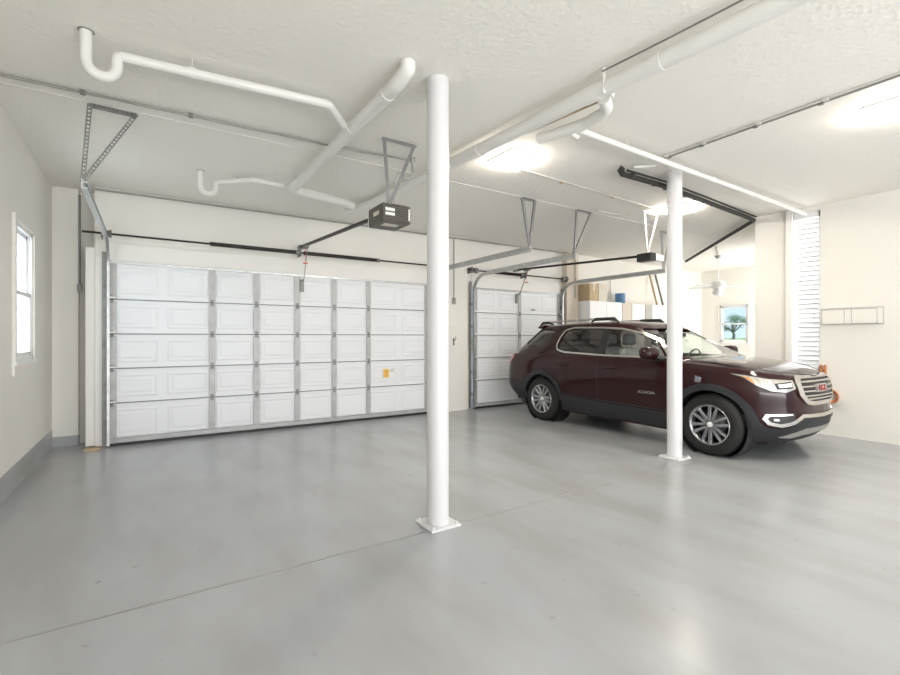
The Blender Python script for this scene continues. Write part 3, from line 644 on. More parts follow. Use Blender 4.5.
t = MB().lathe([(0, 2.271), (.10, 2.271), (.12, 2.30), (.12, 2.50), (.125, 2.51), (.11, 2.53), (0, 2.53)], (9.86, YW-.26, 0), 'z', 20).build('blue_tub', M['blue'], loc=(9.86, YW-.26, 2.271)); tag(t, 'blue plastic tub on top of the cabinets', 'tub')
conduit([(9.7, YW-.09, 3.0), (9.7, YW-.09, 2.4)], .012, 'painted conduit dropping to the blue tub', M['conduit'])
for x in (11.35, 11.62): 
    tag(MB().bar((x, YW-.30, 2.30), (x-.05, YW-.10, 3.15), .05, .02, up=(1,0,0)).build('wood_pole', M['tan'] if x < 11.5 else M['galv_dark'], loc=(x, YW-.3, 2.3)), 'tan wooden strip leaning above the end cabinet' if x < 11.5 else 'dark strip leaning above the end cabinet', 'pole')
# orange-brown things behind the grille
t = MB().box(8.31, 8.349, 2.735, 2.757, 0.80, 1.03, .004).box(8.31, 8.349, 2.68, 2.702, .80, 1.03, .004).box(8.32, 8.345, 2.69, 2.75, .93, .96).box(8.32, 8.345, 2.69, 2.75, .82, .85).build('wooden_frame', M['orange'], loc=(8.34, 2.72, .8)); tag(t, 'small orange-brown wooden frame hung on the wall just above the grille of the car', 'wooden frame')
cg = MB()
for k in range(6):
    R_ = .048+.006*k; cg.tube([(8.335-.012*k, 2.60+R_*math.cos(a), .575+R_*1.2*math.sin(a)) for a in [2*PI*i/20 for i in range(20)]], .010, 6, closed=True)
tag(cg.build('cord_coil', M['orange'], loc=(8.34, 2.60, .575)), 'orange-brown coil hanging low on the wall behind the grille', 'coil')
# ------------------------------------------------------------------ the car (x forward, y to its left, z up)
car = empty('car', (6.60, 2.98+1.4285, 0), -PI/2); tag(car, 'dark maroon SUV with chrome trim parked nose-in beside the column', 'car')
def interp(tab, x):
    if x <= tab[0][0]: return tab[0][1]
    for (a, fa), (b, fb) in zip(tab[:-1], tab[1:]):
        if x <= b:
            t = (x-a)/(b-a); return fa+(fb-fa)*t
    return tab[-1][1]
def smooth(tab):
    """Catmull-Rom sampled table"""
    out = []
    n = len(tab)
    for i in range(n-1):
        p0 = tab[max(i-1, 0)]; p1 = tab[i]; p2 = tab[i+1]; p3 = tab[min(i+2, n-1)]
        for k in range(8):
            t = k/8; x = p1[0]+(p2[0]-p1[0])*t; h = p2[0]-p1[0]
            m1 = (p2[1]-p0[1])/((p2[0]-p0[0]) or 1)*h; m2 = (p3[1]-p1[1])/((p3[0]-p1[0]) or 1)*h
            out.append((x, (2*t**3-3*t*t+1)*p1[1]+(t**3-2*t*t+t)*m1+(-2*t**3+3*t*t)*p2[1]+(t**3-t*t)*m2))
    out.append(tab[-1]); return out
W_v = smooth([(0, .855), (.10, .900), (.25, .928), (.42, .940), (.60, .952), (.72, .957), (.80, .951), (.92, .932), (1, .900)])
XF_v = smooth([(0, 2.08), (.10, 2.17), (.22, 2.225), (.34, 2.24), (.5, 2.23), (.65, 2.23), (.8, 2.225), (.92, 2.20), (1, 2.14)])
XR_v = smooth([(0, 2.30), (.12, 2.44), (.3, 2.50), (.5, 2.49), (.7, 2.46), (.88, 2.43), (1, 2.40)])
SH = smooth([(-2.5, 1.10), (-2.0, 1.145), (-1.0, 1.14), (0, 1.125), (.8, 1.115), (1.3, 1.095), (1.8, 1.045), (1.95, 1.01), (2.12, .985), (2.25, .95)])
ZB = smooth([(-2.5, .42), (-2.2, .34), (-1.8, .27), (-1, .24), (1, .24), (1.8, .22), (2.2, .24), (2.45, .28)])
HC = smooth([(-2.5, 1.10), (-1, 1.16), (.9, 1.18), (1.3, 1.165), (1.7, 1.13), (1.95, 1.085), (2.08, 1.045), (2.18, 1.0), (2.28, .95)])
NF, NR, XM = 2.8, 11.0, 1.15
def sgnpow(v, p): return math.copysign(abs(v)**p, v)
def low(u, v):
    """u: angle, 0 = nose, pi/2 = left side, pi = tail"""
    c, s_ = math.cos(u), math.sin(u); w_ = interp(W_v, v)
    if c >= 0: x = XM+(interp(XF_v, v)-XM)*abs(c)**(2/NF); y = w_*sgnpow(s_, 2/NF)
    else: x = XM-(interp(XR_v, v)+XM)*abs(c)**(2/NR); y = w_*sgnpow(s_, 2/NR)
    z = interp(ZB, x)+v*(interp(SH, x)-interp(ZB, x))
    return Vector((x, y, z))
def side_low(x, z, sgn=-1):
    v = (z-interp(ZB, x))/(interp(SH, x)-interp(ZB, x)); v = min(max(v, 0), 1); w_ = interp(W_v, v)
    a = interp(XF_v, v)-XM if x >= XM else interp(XR_v, v)+XM; n = NF if x >= XM else NR
    return Vector((x, sgn*w_*max(1-min(abs(x-XM)/a, 1)**n, 0)**(1/n), z))
# arclength table around the nose at mid height
_tab = []; _s = 0; _p = low(0, .6)
for i in range(1801):
    u = i/1800*PI; q = low(u, .6); _s += (q-_p).length; _p = q; _tab.append((_s, u))
def s2u(s_): return math.copysign(interp(_tab, abs(s_)), s_)
def wrap(s_, z):
    """s>0 is towards the car's right side (seen by the camera)"""
    u = -s2u(s_); v = .5
    for _ in range(5):
        p = low(u, v); v = min(max((z-interp(ZB, p.x))/(interp(SH, p.x)-interp(ZB, p.x)), -.05), 1.02)
    q = low(u, v); return Vector((q.x, q.y, z))
def us():
    L_ = []
    N = 44
    for q in range(4):
        for i in range(N):
            t = i/N
            a = {0: t, 1: t, 2: t, 3: t}[q]
            L_.append((q+a)*PI/2)
    return L_
# even distribution by arclength
tot = _tab[-1][0]; NU = 150
UU = [interp(_tab, tot*i/NU) for i in range(NU+1)]; UU = UU+[2*PI-u for u in UU[-2:0:-1]]
VV = [0, .04, .08, .13, .19, .26, .34, .42, .5, .58, .65, .70, .74, .78, .83, .88, .93, .97, 1]
def shell_low():
    mb = MB(); n = len(UU); rows = [[low(u, v) for u in UU] for v in VV]
    edge = rows[-1]
    for k in (.985, .95, .88, .78, .64, .48, .3, .15, .03):
        r_ = []
        for e in edge:
            x = e.x*(1-(1-k)*.30); y = e.y*k; w_ = k**5
            r_.append(Vector((x, y, e.z*w_+interp(HC, x)*(1-w_))))
        rows.append(r_)
    bot = rows[0]; pre = []
    for k in (.03, .5, .93):
        pre.append([Vector((e.x*(.6+.4*k), e.y*k, .20)) for e in bot])
    rows = pre+rows; vs = [p for r_ in rows for p in r_]; fs = []
    for i in range(len(rows)-1):
        for k in range(n): fs.append((i*n+k, i*n+(k+1) % n, (i+1)*n+(k+1) % n, (i+1)*n+k))
    fs.append(tuple(range(n))); fs.append(tuple(range((len(rows)-1)*n, len(rows)*n)))
    mb.add(vs, fs, True); return mb
# greenhouse
ZG = 1.06
AF_v = smooth([(0, 1.98), (.12, 1.90), (.3, 1.73), (.6, 1.40), (.85, 1.10), (1, .88)]); XC = -.55
AR_v = smooth([(0, 1.93), (.3, 1.83), (.6, 1.66), (.85, 1.47), (1, 1.36)])
WG_v = smooth([(0, .90), (.15, .885), (.4, .835), (.7, .765), (.88, .715), (1, .665)])
RZ = smooth([(-2.1, 1.60), (-1.7, 1.655), (-1.0, 1.685), (-.3, 1.69), (.1, 1.665), (.35, 1.62), (.6, 1.56)])
def rze(x): return interp(RZ, x)-.045
GN = 5.0
def gh(u, v, ins=0.0):
    c, s_ = math.cos(u), math.sin(u); w_ = interp(WG_v, v)-ins; a = (interp(AF_v, v) if c >= 0 else interp(AR_v, v))-ins*1.3
    x = XC+a*sgnpow(c, 2/GN); y = w_*sgnpow(s_, 2/GN); z = ZG+v*(rze(min(x, .6))-ins-ZG)
    return Vector((x, y, z))
def side_gh(x, z, sgn=-1, ins=0.0):
    v = min(max((z-ZG)/(rze(min(x, .6))-ins-ZG), 0), 1); w_ = interp(WG_v, v)-ins
    a = (interp(AF_v, v) if x >= XC else interp(AR_v, v))-ins*1.3
    return Vector((x, sgn*w_*max(1-min(abs(x-XC)/a, 1)**GN, 0)**(1/GN), z))
def front_gh(y, v, ins=0.0, rear=False):
    w_ = interp(WG_v, v)-ins; a = (interp(AR_v, v) if rear else interp(AF_v, v))-ins*1.3
    x = XC+(-1 if rear else 1)*a*max(1-min(abs(y)/w_, 1)**GN, 0)**(1/GN)
    return Vector((x, y, ZG+v*(rze(min(x, .6))-ins-ZG)))
def shell_gh(ins, zlow=None):
    mb = MB(); NU2 = 128; U = []
    for q in range(NU2): U.append(2*PI*q/NU2)
    rows = [[gh(u, v, ins) for u in U] for v in (0, .1, .2, .3, .4, .5, .6, .7, .8, .88, .94, .98, 1)]
    if zlow is not None: rows = [[Vector((p.x, p.y, zlow)) for p in rows[0]]]+rows
    e = rows[-1]
    for k in (.975, .94, .88, .78, .6, .4, .2, .03):
        w_ = k**6; rows.append([Vector((XC+(p.x-XC)*(.45+.55*k) if k < .9 else XC+(p.x-XC)*(1-(1-k)*.55), p.y*k, p.z*w_+(interp(RZ, min(XC+(p.x-XC)*(.45+.55*k), .6))-ins)*(1-w_))) for p in e])
    n = NU2; vs = [p for r_ in rows for p in r_]; fs = []
    for i in range(len(rows)-1):
        for k in range(n): fs.append((i*n+k, i*n+(k+1) % n, (i+1)*n+(k+1) % n, (i+1)*n+k))
    fs.append(tuple(range(n))); fs.append(tuple(range((len(rows)-1)*n, len(rows)*n)))
    mb.add(vs, fs, True); return mb
def cut(o, cutters, ang=32):
    for c_ in cutters:
        m_ = o.modifiers.new('cut', 'BOOLEAN'); m_.object = c_; m_.operation = 'DIFFERENCE'; m_.solver = 'EXACT'
    bpy.context.view_layer.update(); dg = bpy.context.evaluated_depsgraph_get()
    me = bpy.data.meshes.new_from_object(o.evaluated_get(dg)); o.modifiers.clear(); o.data = me
    bm = bmesh.new(); bm.from_mesh(me)
    for f in bm.faces: f.smooth = True
    for e in bm.edges:
        e.smooth = not (len(e.link_faces) == 2 and e.calc_face_angle(0) > math.radians(ang))
    bm.to_mesh(me); bm.free()
    for c_ in set(cutters): bpy.data.objects.remove(c_)
# window outlines in (x, z)
def rnd_poly(pts, r=.03, n=4): 
    P = [Vector((p[0], p[1], 0)) for p in pts]; out = []
    for i in range(len(P)):
        a = P[i-1]-P[i]; b = P[(i+1) % len(P)]-P[i]; d = min(r, a.length*.45, b.length*.45)
        p0 = P[i]+a.normalized()*d; p1 = P[i]+b.normalized()*d
        for k in range(n+1): t = k/n; q = p0*(1-t)**2+P[i]*2*t*(1-t)+p1*t*t; out.append((q.x, q.y))
    return out
W_front = rnd_poly([(-.17, 1.175), (.80, 1.165), (.60, 1.37), (.36, 1.475), (.05, 1.545), (-.17, 1.56)], .03)
W_rear = rnd_poly([(-1.13, 1.30), (-1.10, 1.235), (-.95, 1.20), (-.265, 1.178), (-.265, 1.562), (-.85, 1.575), (-1.02, 1.54), (-1.10, 1.42)], .04)
W_quart = rnd_poly([(-2.02, 1.31), (-1.48, 1.265), (-1.34, 1.38), (-1.29, 1.575), (-1.72, 1.575)], .04)
def prism_obj(poly, plane, a, b_):
    return MB().prism(poly, a, b_, plane).build('cutter', M['interior'], car, local=True)
def pr(poly): return prism_obj(poly, 'xz', -1.3, 1.3)
body = shell_low().build('body', M['paint'], car, local=True)
cs = []
for x in (-1.4285, 1.4285):
    for s_ in (-1, 1):
        a, b_ = sorted((s_*.60, s_*1.2)); pts = [(x+.425*math.cos(t), .375+.425*math.sin(t)) for t in [2*PI*i/48 for i in range(48)]]
        cs.append(prism_obj(pts, 'xz', a, b_))
cs.append(B(-1.95, .98, -.80, .80, .45, 1.5).build('cutter', M['interior'], car, local=True))
cut(body, cs)
cabin = shell_gh(0).build('cabin_shell', M['paint'], car, local=True)
inner = shell_gh(.04, .9).build('cutter', M['interior'], car, local=True)
ws = rnd_poly([(-.74, 1.135), (.74, 1.135), (.60, 1.565), (-.60, 1.565)], .05)
rw = rnd_poly([(-.70, 1.26), (.70, 1.26), (.56, 1.55), (-.56, 1.55)], .05)
cut(cabin, [inner, pr(W_front), pr(W_rear), pr(W_quart), prism_obj(ws, 'yz', .10, 2.2), prism_obj(rw, 'yz', -2.9, -1.5)])

def patch(poly, fn, off, thick, name, m, parent=None, step=.04, holes=()):
    """curved plate: polygon in surface coordinates, mapped by fn, offset outwards"""
    parent = parent or car
    pts = []; edges = []
    for loop in [poly]+list(holes):
        st = len(pts); n = len(loop); lp = []
        for i in range(n):
            a = loop[i]; b_ = loop[(i+1) % n]; L_ = math.hypot(b_[0]-a[0], b_[1]-a[1]); k = max(1, int(L_/step))
            for j in range(k): lp.append((a[0]+(b_[0]-a[0])*j/k, a[1]+(b_[1]-a[1])*j/k))
        pts += lp; edges += [(st+i, st+(i+1) % len(lp)) for i in range(len(lp))]
    nb = len(pts)
    xs = [p[0] for p in poly]; zs = [p[1] for p in poly]
    def dist(p):
        d = 9
        for (a, b_) in edges:
            ax, ay = pts[a]; bx, by = pts[b_]; vx, vy = bx-ax, by-ay; l2 = vx*vx+vy*vy or 1e-9
            t = max(0, min(1, ((p[0]-ax)*vx+(p[1]-ay)*vy)/l2)); d = min(d, math.hypot(p[0]-ax-vx*t, p[1]-ay-vy*t))
        return d
    extra = []
    x = min(xs)+step/2
    while x < max(xs):
        z = min(zs)+step/2
        while z < max(zs):
            if dist((x, z)) > step*.35: extra.append((x, z))
            z += step
        x += step
    res = delaunay_2d_cdt([Vector(p) for p in pts+extra], edges, [], 1, 1e-5)
    V2, E2, F2 = res[0], res[1], res[2]
    if holes:
        def inside(p, lp):
            c_ = False; j = len(lp)-1
            for i in range(len(lp)):
                if (lp[i][1] > p[1]) != (lp[j][1] > p[1]) and p[0] < (lp[j][0]-lp[i][0])*(p[1]-lp[i][1])/(lp[j][1]-lp[i][1])+lp[i][0]: c_ = not c_
                j = i
            return c_
        F3 = []
        for f in F2:
            cx = sum(V2[i][0] for i in f)/len(f); cy = sum(V2[i][1] for i in f)/len(f)
            if inside((cx, cy), poly) and not any(inside((cx, cy), h) for h in holes): F3.append(f)
        F2 = F3
    def nrm(a, b_):
        e = .004; p = fn(a, b_); q = fn(a+e, b_); q0 = fn(a-e, b_); r_ = fn(a, b_+e); r0 = fn(a, b_-e); n = (q-q0).cross(r_-r0)
        if n.length < 1e-9: n = Vector((0, -1, 0))
        n.normalize()
        c_ = p-Vector((-.3, 0, .7)); 
        return n if n.dot(c_) > 0 else -n
    used = sorted({i for f in F2 for i in f}); rem = {o_i: n_i for n_i, o_i in enumerate(used)}; V2 = [V2[i] for i in used]; F2 = [[rem[i] for i in f] for f in F2]
    top = []; bot = []
    for v in V2:
        p = fn(v[0], v[1]); n = nrm(v[0], v[1]); top.append(p+n*off); bot.append(p+n*(off-thick))
    mb = MB(); N = len(V2); mb.add(top+bot, [tuple(f) for f in F2]+[tuple(i+N for i in reversed(f)) for f in F2], True)
    cnt = {}
    for f in F2:
        for i in range(len(f)):
            k = (f[i], f[(i+1) % len(f)]); cnt[tuple(sorted(k))] = cnt.get(tuple(sorted(k)), [])+[k]
    sk = [(k[0][1], k[0][0], k[0][0]+N, k[0][1]+N) for k in cnt.values() if len(k) == 1]
    o_ = len(mb.v); mb.add([], []); 
    for q in sk: mb.f.append(q); mb.mi.append(0); mb.sm.append(False)
    o = mb.build(name, m, parent, local=True)
    bm = bmesh.new(); bm.from_mesh(o.data)
    for e in bm.edges: e.smooth = not (len(e.link_faces) == 2 and e.calc_face_angle(0) > math.radians(40))
    for f in bm.faces: f.smooth = True
    bm.to_mesh(o.data); bm.free()
    return o
def shrink(poly, d):
    n = len(poly); out = []
    A = sum(poly[i][0]*poly[(i+1) % n][1]-poly[(i+1) % n][0]*poly[i][1] for i in range(n)); s_ = 1 if A > 0 else -1
    for i in range(n):
        p0, p1, p2 = Vector(poly[i-1]), Vector(poly[i]), Vector(poly[(i+1) % n]); a = (p1-p0).normalized(); b_ = (p2-p1).normalized()
        na = Vector((-a.y, a.x))*s_; nb = Vector((-b_.y, b_.x))*s_; m_ = (na+nb)
        m_ = m_.normalized() if m_.length > .01 else na; out.append((p1.x+m_.x*d, p1.y+m_.y*d))
    return out
for sg in (-1, 1):
    fs_ = lambda x, z, sg=sg: side_gh(x, z, sg)
    patch(shrink(W_front, -.006), fs_, -.012, .004, 'window', M['carglass'])
    patch(shrink(W_rear, -.006), fs_, -.012, .004, 'window', M['tint'])
    patch(shrink(W_quart, -.006), fs_, -.012, .004, 'window', M['tint'])
    # black pillar between the door windows and chrome surround
    patch([(-.28, 1.17), (-.165, 1.17), (-.165, 1.568), (-.28, 1.568)], fs_, .003, .02, 'door_pillar', M['black'], step=.06)
    outer = rnd_poly([(-1.17, 1.30), (-1.13, 1.215), (-.96, 1.175), (-.29, 1.152), (.30, 1.145), (.90, 1.142), (.64, 1.385), (.38, 1.497), (.05, 1.572), (-.30, 1.592), (-.88, 1.602), (-1.06, 1.56), (-1.14, 1.43)], .04)
    patch(outer, fs_, .008, .022, 'window_trim', M['chrome'], holes=[shrink(outer, .026)], step=.05)
# windshield and rear glass
def ws_fn(y, v): return front_gh(y, v)
def ws_r(y, v): return front_gh(y, v, 0, True)
patch([(-.80, .13), (.80, .13), (.66, .93), (-.66, .93)], ws_fn, -.010, .004, 'windshield', M['carglass'], step=.06)
patch([(-.76, .35), (.76, .35), (.62, .92), (-.62, .92)], ws_r, -.010, .004, 'rear_window', M['tint'], step=.06)
patch([(-.86, .10), (.86, .10), (.83, .155), (-.83, .155)], ws_fn, .002, .02, 'wiper_cowl', M['black'], step=.05)

# cladding along sill with the wheel arches
def arc_pts(cx, r, a0, a1, n=20, sq=1.0): return [(cx+r*math.cos(a), .375+r*sq*math.sin(a)) for a in [math.radians(a0+(a1-a0)*i/n) for i in range(n+1)]]
for sg in (-1, 1):
    fl_ = lambda x, z, sg=sg: side_low(x, z, sg)
    for cx in (-1.4285, 1.4285):
        patch(arc_pts(cx, .50, 176, 4)[::1]+arc_pts(cx, .420, 4, 176), fl_, .014, .05, 'wheel_arch', M['clad'], step=.06)
    patch([(-.985, .25), (.985, .25), (.945, .435), (.80, .445), (-.80, .485), (-.945, .48)], fl_, .014, .04, 'side_cladding', M['clad'], step=.07)
    patch([(-.97, .50), (.97, .46), (.97, .475), (-.97, .515)], fl_, .003, .01, 'sill_crease', M['clad'], step=.07)
    # door gaps
    g = .0035
    for pl in ([(.93, .48), (.99, .72), (.99, 1.02), (.93, 1.13)], [(-.23, .47), (-.235, 1.16)], [(-1.02, 1.2), (-1.00, .95), (-.88, .72), (-.78, .50)]):
        for (a, b_) in zip(pl[:-1], pl[1:]):
            patch([(a[0]-g, a[1]), (a[0]+g, a[1]), (b_[0]+g, b_[1]), (b_[0]-g, b_[1])], fl_, .0012, .004, 'door_gap', M['black'], step=.08)
    patch([(.91, 1.118), (-1.1, 1.14), (-1.1, 1.146), (.91, 1.124)], fl_, .0012, .004, 'belt_seal', M['black'], step=.1)
    for x in (-.02, -.93):
        h_ = MB(); c0 = side_low(x-.10, .985, sg); c1 = side_low(x+.10, .985, sg); o_ = Vector((0, sg*.035, 0))
        h_.tube([c0, c0+o_*.8, c0.lerp(c1, .12)+o_, c0.lerp(c1, .88)+o_, c1+o_*.8, c1], [.010, .012, .013, .013, .012, .010], 8); h_.build('door_handle', M['paint'], car, local=True)
    # mirror
    mp_ = side_gh(.80, 1.17, sg); mm = MB()
    c0 = Vector((.70, sg*1.05, 1.225)); rows = []
    for i in range(9):
        t = -1+2*i/8; r_ = max(1-abs(t)**4, .0)**.5
        rows.append([(c0.x+.02*(1-t*t)+.085*(r_+.02)*sgnpow(math.cos(a), .7), c0.y+t*.155, c0.z+.082*(r_+.02)*sgnpow(math.sin(a), .7)) for a in [2*PI*k/16 for k in range(16)]])
    vs = [p for r_ in rows for p in r_]; mm.add(vs, [(i*16+k, i*16+(k+1) % 16, (i+1)*16+(k+1) % 16, (i+1)*16+k) for i in range(8) for k in range(16)]+[tuple(range(16)), tuple(range(128, 144))], True)
    mr = mm.build('side_mirror', M['paint'], car, local=True)
    MB().tube([(.74, sg*.97, 1.17), (.80, sg*.86, 1.15)], [.028, .035], 8).build('mirror_arm', M['black'], mr, local=True)
    # roof rail
    rr_ = MB(); P_ = []; 
    for i in range(25):
        x = -1.76+i/24*1.64; z = interp(RZ, x)-.02; e = min(i, 24-i)/3.0; lift = .055*min(1, e)+.006; P_.append((x, sg*(.60+.0*x), z+lift-.008))
    rr_.tube(P_, .017, 8)
    rl = rr_.build('roof_rail', M['chrome'], car, local=True)
    for xa, xb in ((-.62, -.10),): 
        pass
    for i, j in ((-.62, -.10), (-1.80, -1.46)):
        z = interp(RZ, (i+j)/2); MB().tube([(i, sg*.60, interp(RZ, i)-.01), (i+.08, sg*.60, z+.03), (j-.08, sg*.60, z+.03), (j, sg*.60, interp(RZ, j)-.015)], [.012, .026, .026, .012], 8).build('rail_foot', M['black'], rl, local=True)
# taillights and rear
for sg in (1, -1):
    fw_ = lambda s_, z, sg=sg: wrap(sg*s_, z)
    T = tot
    patch([(T-1.0, 1.12), (T-1.02, 1.06), (T-.92, .96), (T-.72, .93), (T-.72, 1.07), (T-.90, 1.14)], fw_, .010, .03, 'taillight', M['redlens'], step=.05)
    # headlight
    hl = [(.50, .945), (.49, .845), (.62, .800), (.78, .815), (.92, .87), (1.06, .965), (1.19, 1.01), (1.02, 1.00), (.80, .965)]
    h0 = patch(hl, fw_, .004, .03, 'headlight', M['black'], step=.035)
    patch(shrink(hl, .010), fw_, .008, .01, 'reflector', M['lampsilver'], parent=h0, step=.035)
    patch([(.55, .925), (.54, .855), (.72, .84), (.74, .905)], fw_, .016, .008, 'lamp_unit', M['rimdark'], parent=h0, step=.03)
    patch([(.56, .91), (.555, .87), (.70, .86), (.715, .895)], fw_, .022, .008, 'lamp_unit', M['lens'], parent=h0, step=.03)
    patch([(.77, .935), (.775, .845), (.79, .845), (.81, .945)], fw_, .016, .008, 'lamp_unit', M['lens'], parent=h0, step=.03)
    patch([(.85, .945), (.85, .87), (.87, .87), (.91, .955)], fw_, .016, .008, 'lamp_unit', M['silver'], parent=h0, step=.03)
    patch([(.97, .955), (.94, .90), (.99, .94), (1.06, .985)], fw_, .016, .008, 'lamp_unit', M['amber'], parent=h0, step=.03)
    # fog light pocket with chrome surround
    fo = rnd_poly([(.56, .545), (.60, .44), (.76, .40), (1.00, .425), (1.07, .50), (1.06, .56), (.92, .575)], .03)
    patch([(.52, .555), (.54, .45), (.66, .41), (.83, .43), (.87, .50), (.86, .55)], fw_, .006, .03, 'fog_light_pocket', M['black'], step=.04)
    patch([(.56, .572), (.85, .562), (.885, .51), (.83, .445), (.69, .420), (.55, .450), (.42, .522), (.0, .51), (.0, .55), (.43, .562), (.57, .488), (.70, .458), (.80, .475), (.835, .512), (.81, .540), (.56, .553)][::-1], fw_, .020, .04, 'fog_light_trim', M['chrome'], step=.035)
    patch([(.72, .515), (.72, .49), (.77, .49), (.77, .515)], fw_, .022, .02, 'fog_light', M['lens'], step=.03)
    # lower cladding at corner
    patch([(0, .235), (0, .50), (.40, .51), (.53, .43), (.68, .39), (.84, .41), (.95, .50), (1.12, .55), (1.20, .43), (1.20, .26), (.9, .235)], fw_, .004, .03, 'lower_bumper', M['clad'], step=.05)
    patch([(0, .33), (0, .395), (.34, .395), (.50, .35), (.66, .295), (.50, .285), (.34, .32)], fw_, .014, .03, 'skid_plate', M['silver'], step=.04)
    patch([(T, .30), (T, .62), (T-1.0, .62), (T-1.38, .60), (T-1.50, .40), (T-1.5, .35), (T-1.0, .30)], fw_, .006, .03, 'rear_cladding', M['clad'], step=.08)
# grille
gp = [(-.44, .985), (.44, .985), (.50, .93), (.47, .78), (.36, .675), (.24, .655), (-.24, .655), (-.36, .675), (-.47, .78), (-.50, .93)]
gh_in = [(-.39, .945), (.39, .945), (.43, .915), (.40, .79), (.32, .715), (.22, .70), (-.22, .70), (-.32, .715), (-.40, .79), (-.43, .915)]
fw1 = lambda s_, z: wrap(s_, z)
gs = patch(rnd_poly(gp, .03), fw1, .024, .05, 'grille_surround', M['chrome'], holes=[rnd_poly(gh_in, .02)], step=.04)
patch(gh_in, fw1, .004, .02, 'grille_backing', M['black'], step=.06)
for z, hw in ((.915, .42), (.865, .41), (.815, .40), (.765, .375), (.728, .33)):
    patch([(-hw, z-.008), (hw, z-.008), (hw, z+.008), (-hw, z+.008)], fw1, .022, .02, 'grille_bar', M['chrome'], step=.05)
patch([(-.14, .80), (.14, .80), (.14, .885), (-.14, .885)], fw1, .028, .02, 'badge_plate', M['silver'], step=.05)
def text_part(txt, size, place, name, m, ext=.004, bold=0.0, sx_=1.0):
    cu = bpy.data.curves.new(name, 'FONT'); cu.body = txt; cu.size = size; cu.align_x = 'CENTER'; cu.align_y = 'CENTER'; cu.extrude = ext; cu.offset = bold; cu.resolution_u = 3
    o = bpy.data.objects.new('tmp_text', cu); COL.objects.link(o); bpy.context.view_layer.update()
    me = bpy.data.meshes.new_from_object(o.evaluated_get(bpy.context.evaluated_depsgraph_get())); bpy.data.objects.remove(o)
    for v in me.vertices: v.co = place(v.co.x*sx_, v.co.y, v.co.z)
    me.materials.clear(); me.materials.append(m); q = bpy.data.objects.new(name, me); COL.objects.link(q); q.parent = car; return q
text_part('GMC', .090, lambda x, y, z: wrap(-x, .843+y)+Vector((.034+z, 0, 0)), 'badge_lettering', M['badge'], .004, .002, 1.05)
text_part('ACADIA', .052, lambda x, y, z: side_low(.60+x, .685+y, -1)+Vector((0, -.004-z, 0)), 'badge_lettering', M['chrome'], .003, .001, 1.35)
text_part('ACADIA', .052, lambda x, y, z: side_low(.60-x, .685+y, 1)+Vector((0, .004+z, 0)), 'badge_lettering', M['chrome'], .003, .001, 1.35)
# hood edge seam
for sg in (-1, 1):
    hs_ = MB(); P_ = []
    for i in range(13):
        x = 2.18-i/12*1.1; e = side_low(x, interp(SH, x), sg); k = .90; w_ = k**5
        P_.append(Vector((x, e.y*k, e.z*w_+interp(HC, x)*(1-w_)+.001)))
    hs_.tube(P_, .004, 6); hs_.build('hood_gap', M['black'], car, local=True)
# spoiler
sp = MB()
rows = []
for i in range(13):
    y = -.62+1.24*i/12; k = 1-abs(y/.62)**4*.35; z = 1.625+.02*(1-(y/.62)**2)
    rows.append([(-1.65, y, z+.022), (-1.79*1-.06*k, y, z-.004), (-1.79-.06*k, y, z-.03), (-1.70, y, z-.04)])
vs = [p for r_ in rows for p in r_]
sp.add(vs, [(i*4+k, i*4+(k+1) % 4, (i+1)*4+(k+1) % 4, (i+1)*4+k) for i in range(12) for k in range(4)]+[(0,1,2,3), (48,49,50,51)]); sp.build('spoiler', M['paint'], car, local=True)

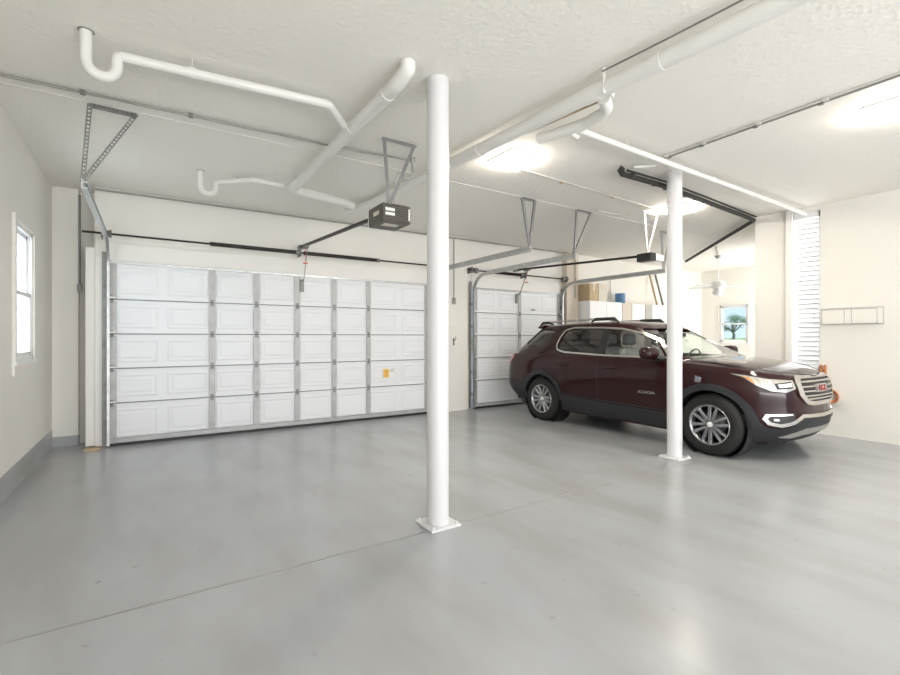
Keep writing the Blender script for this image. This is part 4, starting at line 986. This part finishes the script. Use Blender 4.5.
# wheels
def wheel(x, sg):
    yo = sg*.930; c0 = (x, 0, .375); R = .375
    d = -sg
    tp = [(.235, .930), (.262, .936), (.30, .945), (.335, .938), (.358, .92), (.371, .90), (.375, .87), (.375, .75), (.371, .72), (.35, .70), (.30, .69), (.235, .70)]
    ty = MB(); ty.lathe([(r, h*sg) for r, h in tp]+[(.235, .93*sg)], c0, 'y', 56)
    tr = ty.build('tire', M['tire'], car, local=True)
    rb = MB(); rb.lathe([(.238, .925*sg), (.246, .940*sg), (.232, .940*sg), (.218, .915*sg), (.205, .86*sg), (.205, .71*sg), (.236, .70*sg)], c0, 'y', 56)
    def sp_(a0, r0, a1, r1, w0, w1, y0, y1):
        p = [(r0*math.cos(a0), r0*math.sin(a0)), (r1*math.cos(a1), r1*math.sin(a1))]; dx, dz = p[1][0]-p[0][0], p[1][1]-p[0][1]; L_ = math.hypot(dx, dz); nx, nz = -dz/L_, dx/L_
        vs = []
        for (q, w_, yy) in ((p[0], w0, y0), (p[1], w1, y1)):
            for e, dy in ((-1, -.014), (-.62, 0), (.62, 0), (1, -.014), (1, -.05), (-1, -.05)):
                vs.append((x+q[0]+nx*w_*e, (yy+dy)*sg, .375+q[1]+nz*w_*e))
        rb.add(vs, [(i, (i+1) % 6, 6+(i+1) % 6, 6+i) for i in range(6)]+[(0,1,2,3,4,5), (6,7,8,9,10,11)])
    for k in range(6):
        a = k*PI/3+.18+x*.1
        for e in (-1, 1): sp_(a+e*.36, .052, a+e*.20, .226, .026, .021, .918, .930)
    rb.lathe([(0, .905*sg), (.075, .905*sg), (.085, .895*sg), (.085, .85*sg)], c0, 'y', 24)
    rm = rb.build('rim', M['rim'], tr, local=True)
    MB().lathe([(.206, .72*sg), (.204, .80*sg), (.16, .79*sg), (0, .79*sg)], c0, 'y', 32).build('wheel_well_disc', M['rimdark'], tr, local=True)
    MB().lathe([(0, .80*sg), (.15, .80*sg), (.15, .82*sg), (.06, .825*sg), (0, .825*sg)], c0, 'y', 32).build('brake_disc', M['galv'], tr, local=True)
    MB().lathe([(0, .934*sg), (.024, .932*sg), (.032, .925*sg), (.034, .90*sg)], c0, 'y', 20).build('hub_cap', M['lens'], tr, local=True)
    for k in range(6):
        a = k*PI/3+.18+x*.1+PI/6; MB().lathe([(0, .918*sg), (.009, .918*sg), (.010, .905*sg)], (x+.058*math.cos(a), 0, .375+.058*math.sin(a)), 'y', 8).build('lug_nut', M['chrome'], tr, local=True)
for x in (-1.4285, 1.4285):
    for sg in (-1, 1): wheel(x, sg)
# inner wheel wells, underbody
for x in (-1.4285, 1.4285):
    for sg in (-1, 1):
        MB().lathe([(.423, sg*.90), (.423, sg*.60), (0.0, sg*.602)], (x, 0, .375), 'y', 40).build('wheel_well_liner', M['black'], car, local=True)
MB().box(-1.9, 1.9, -.56, .56, .17, .30, .03).build('underbody', M['black'], car, local=True)
MB().cyl((-1.4285, -.7, .375), (-1.4285, .7, .375), .04, 10).cyl((1.4285, -.7, .375), (1.4285, .7, .375), .04, 10).build('axle', M['black'], car, local=True)
# interior
tr_ = MB().box(-1.93, .96, -.78, .78, .46, .50); tr_.box(-1.945, .975, -.795, -.775, .46, 1.12); tr_.box(-1.945, .975, .775, .795, .46, 1.12); tr_.box(.955, .975, -.79, .79, .46, 1.12); tr_.box(-1.945, -1.925, -.79, .79, .46, 1.12)
tr_.build('cabin_trim', M['interior'], car, local=True)
MB().box(.62, 1.28, -.74, .74, 1.00, 1.125, .05).build('dashboard', M['interior'], car, local=True)
def seat(x, y, w_):
    s_ = MB().box(x-.05, x+.50, y-w_/2, y+w_/2, .55, .72, .05).build('seat_cushion', M['seat'], car, local=True)
    b = MB(); 
    rows = []
    for i in range(8):
        t = i/7; zz = .66+t*.60; xx = x-.02-t*.16; ww = w_/2*(1-.10*t**3); th = .10-.03*t
        rows.append([(xx-th, y-ww*.8, zz), (xx-th*.6, y-ww, zz), (xx+th*.7, y-ww, zz), (xx+th, y-ww*.75, zz), (xx+th*.8, y, zz), (xx+th, y+ww*.75, zz), (xx+th*.7, y+ww, zz), (xx-th*.6, y+ww, zz), (xx-th, y+ww*.8, zz), (xx-th*1.1, y, zz)])
    vs = [p for r_ in rows for p in r_]; b.add(vs, [(i*10+k, i*10+(k+1) % 10, (i+1)*10+(k+1) % 10, (i+1)*10+k) for i in range(7) for k in range(10)]+[tuple(range(10)), tuple(range(70, 80))], True)
    b.build('seat_back', M['seat'], s_, local=True)
    for yy in ((y,) if w_ < .7 else (y-.35, y+.35)):
        h_ = MB().box(x-.26, x-.15, yy-.125, yy+.125, 1.31, 1.49, .045); h_.cyl((x-.2, yy-.05, 1.2), (x-.2, yy-.05, 1.36), .007, 6).cyl((x-.2, yy+.05, 1.2), (x-.2, yy+.05, 1.36), .007, 6)
        h_.build('headrest', M['headrest'], s_, local=True)
seat(.12, -.37, .52); seat(.12, .37, .52); seat(-.78, 0, 1.25); seat(-1.55, 0, 1.1)
sw = MB(); sw.tube([(.50+.06*math.sin(a)*.9, .37+.185*math.cos(a), 1.08+.175*math.sin(a)) for a in [2*PI*i/24 for i in range(24)]], .014, 8, closed=True)
sw.bar((.50, .20, 1.08), (.50, .54, 1.08), .03, .02); sw.cyl((.50, .37, 1.08), (.75, .37, 1.0), .03, 8)
sw.build('steering_wheel', M['black'], car, local=True)
MB().box(.52, .55, -.11, .11, 1.44, 1.50, .01).build('rear_view_mirror', M['black'], car, local=True)
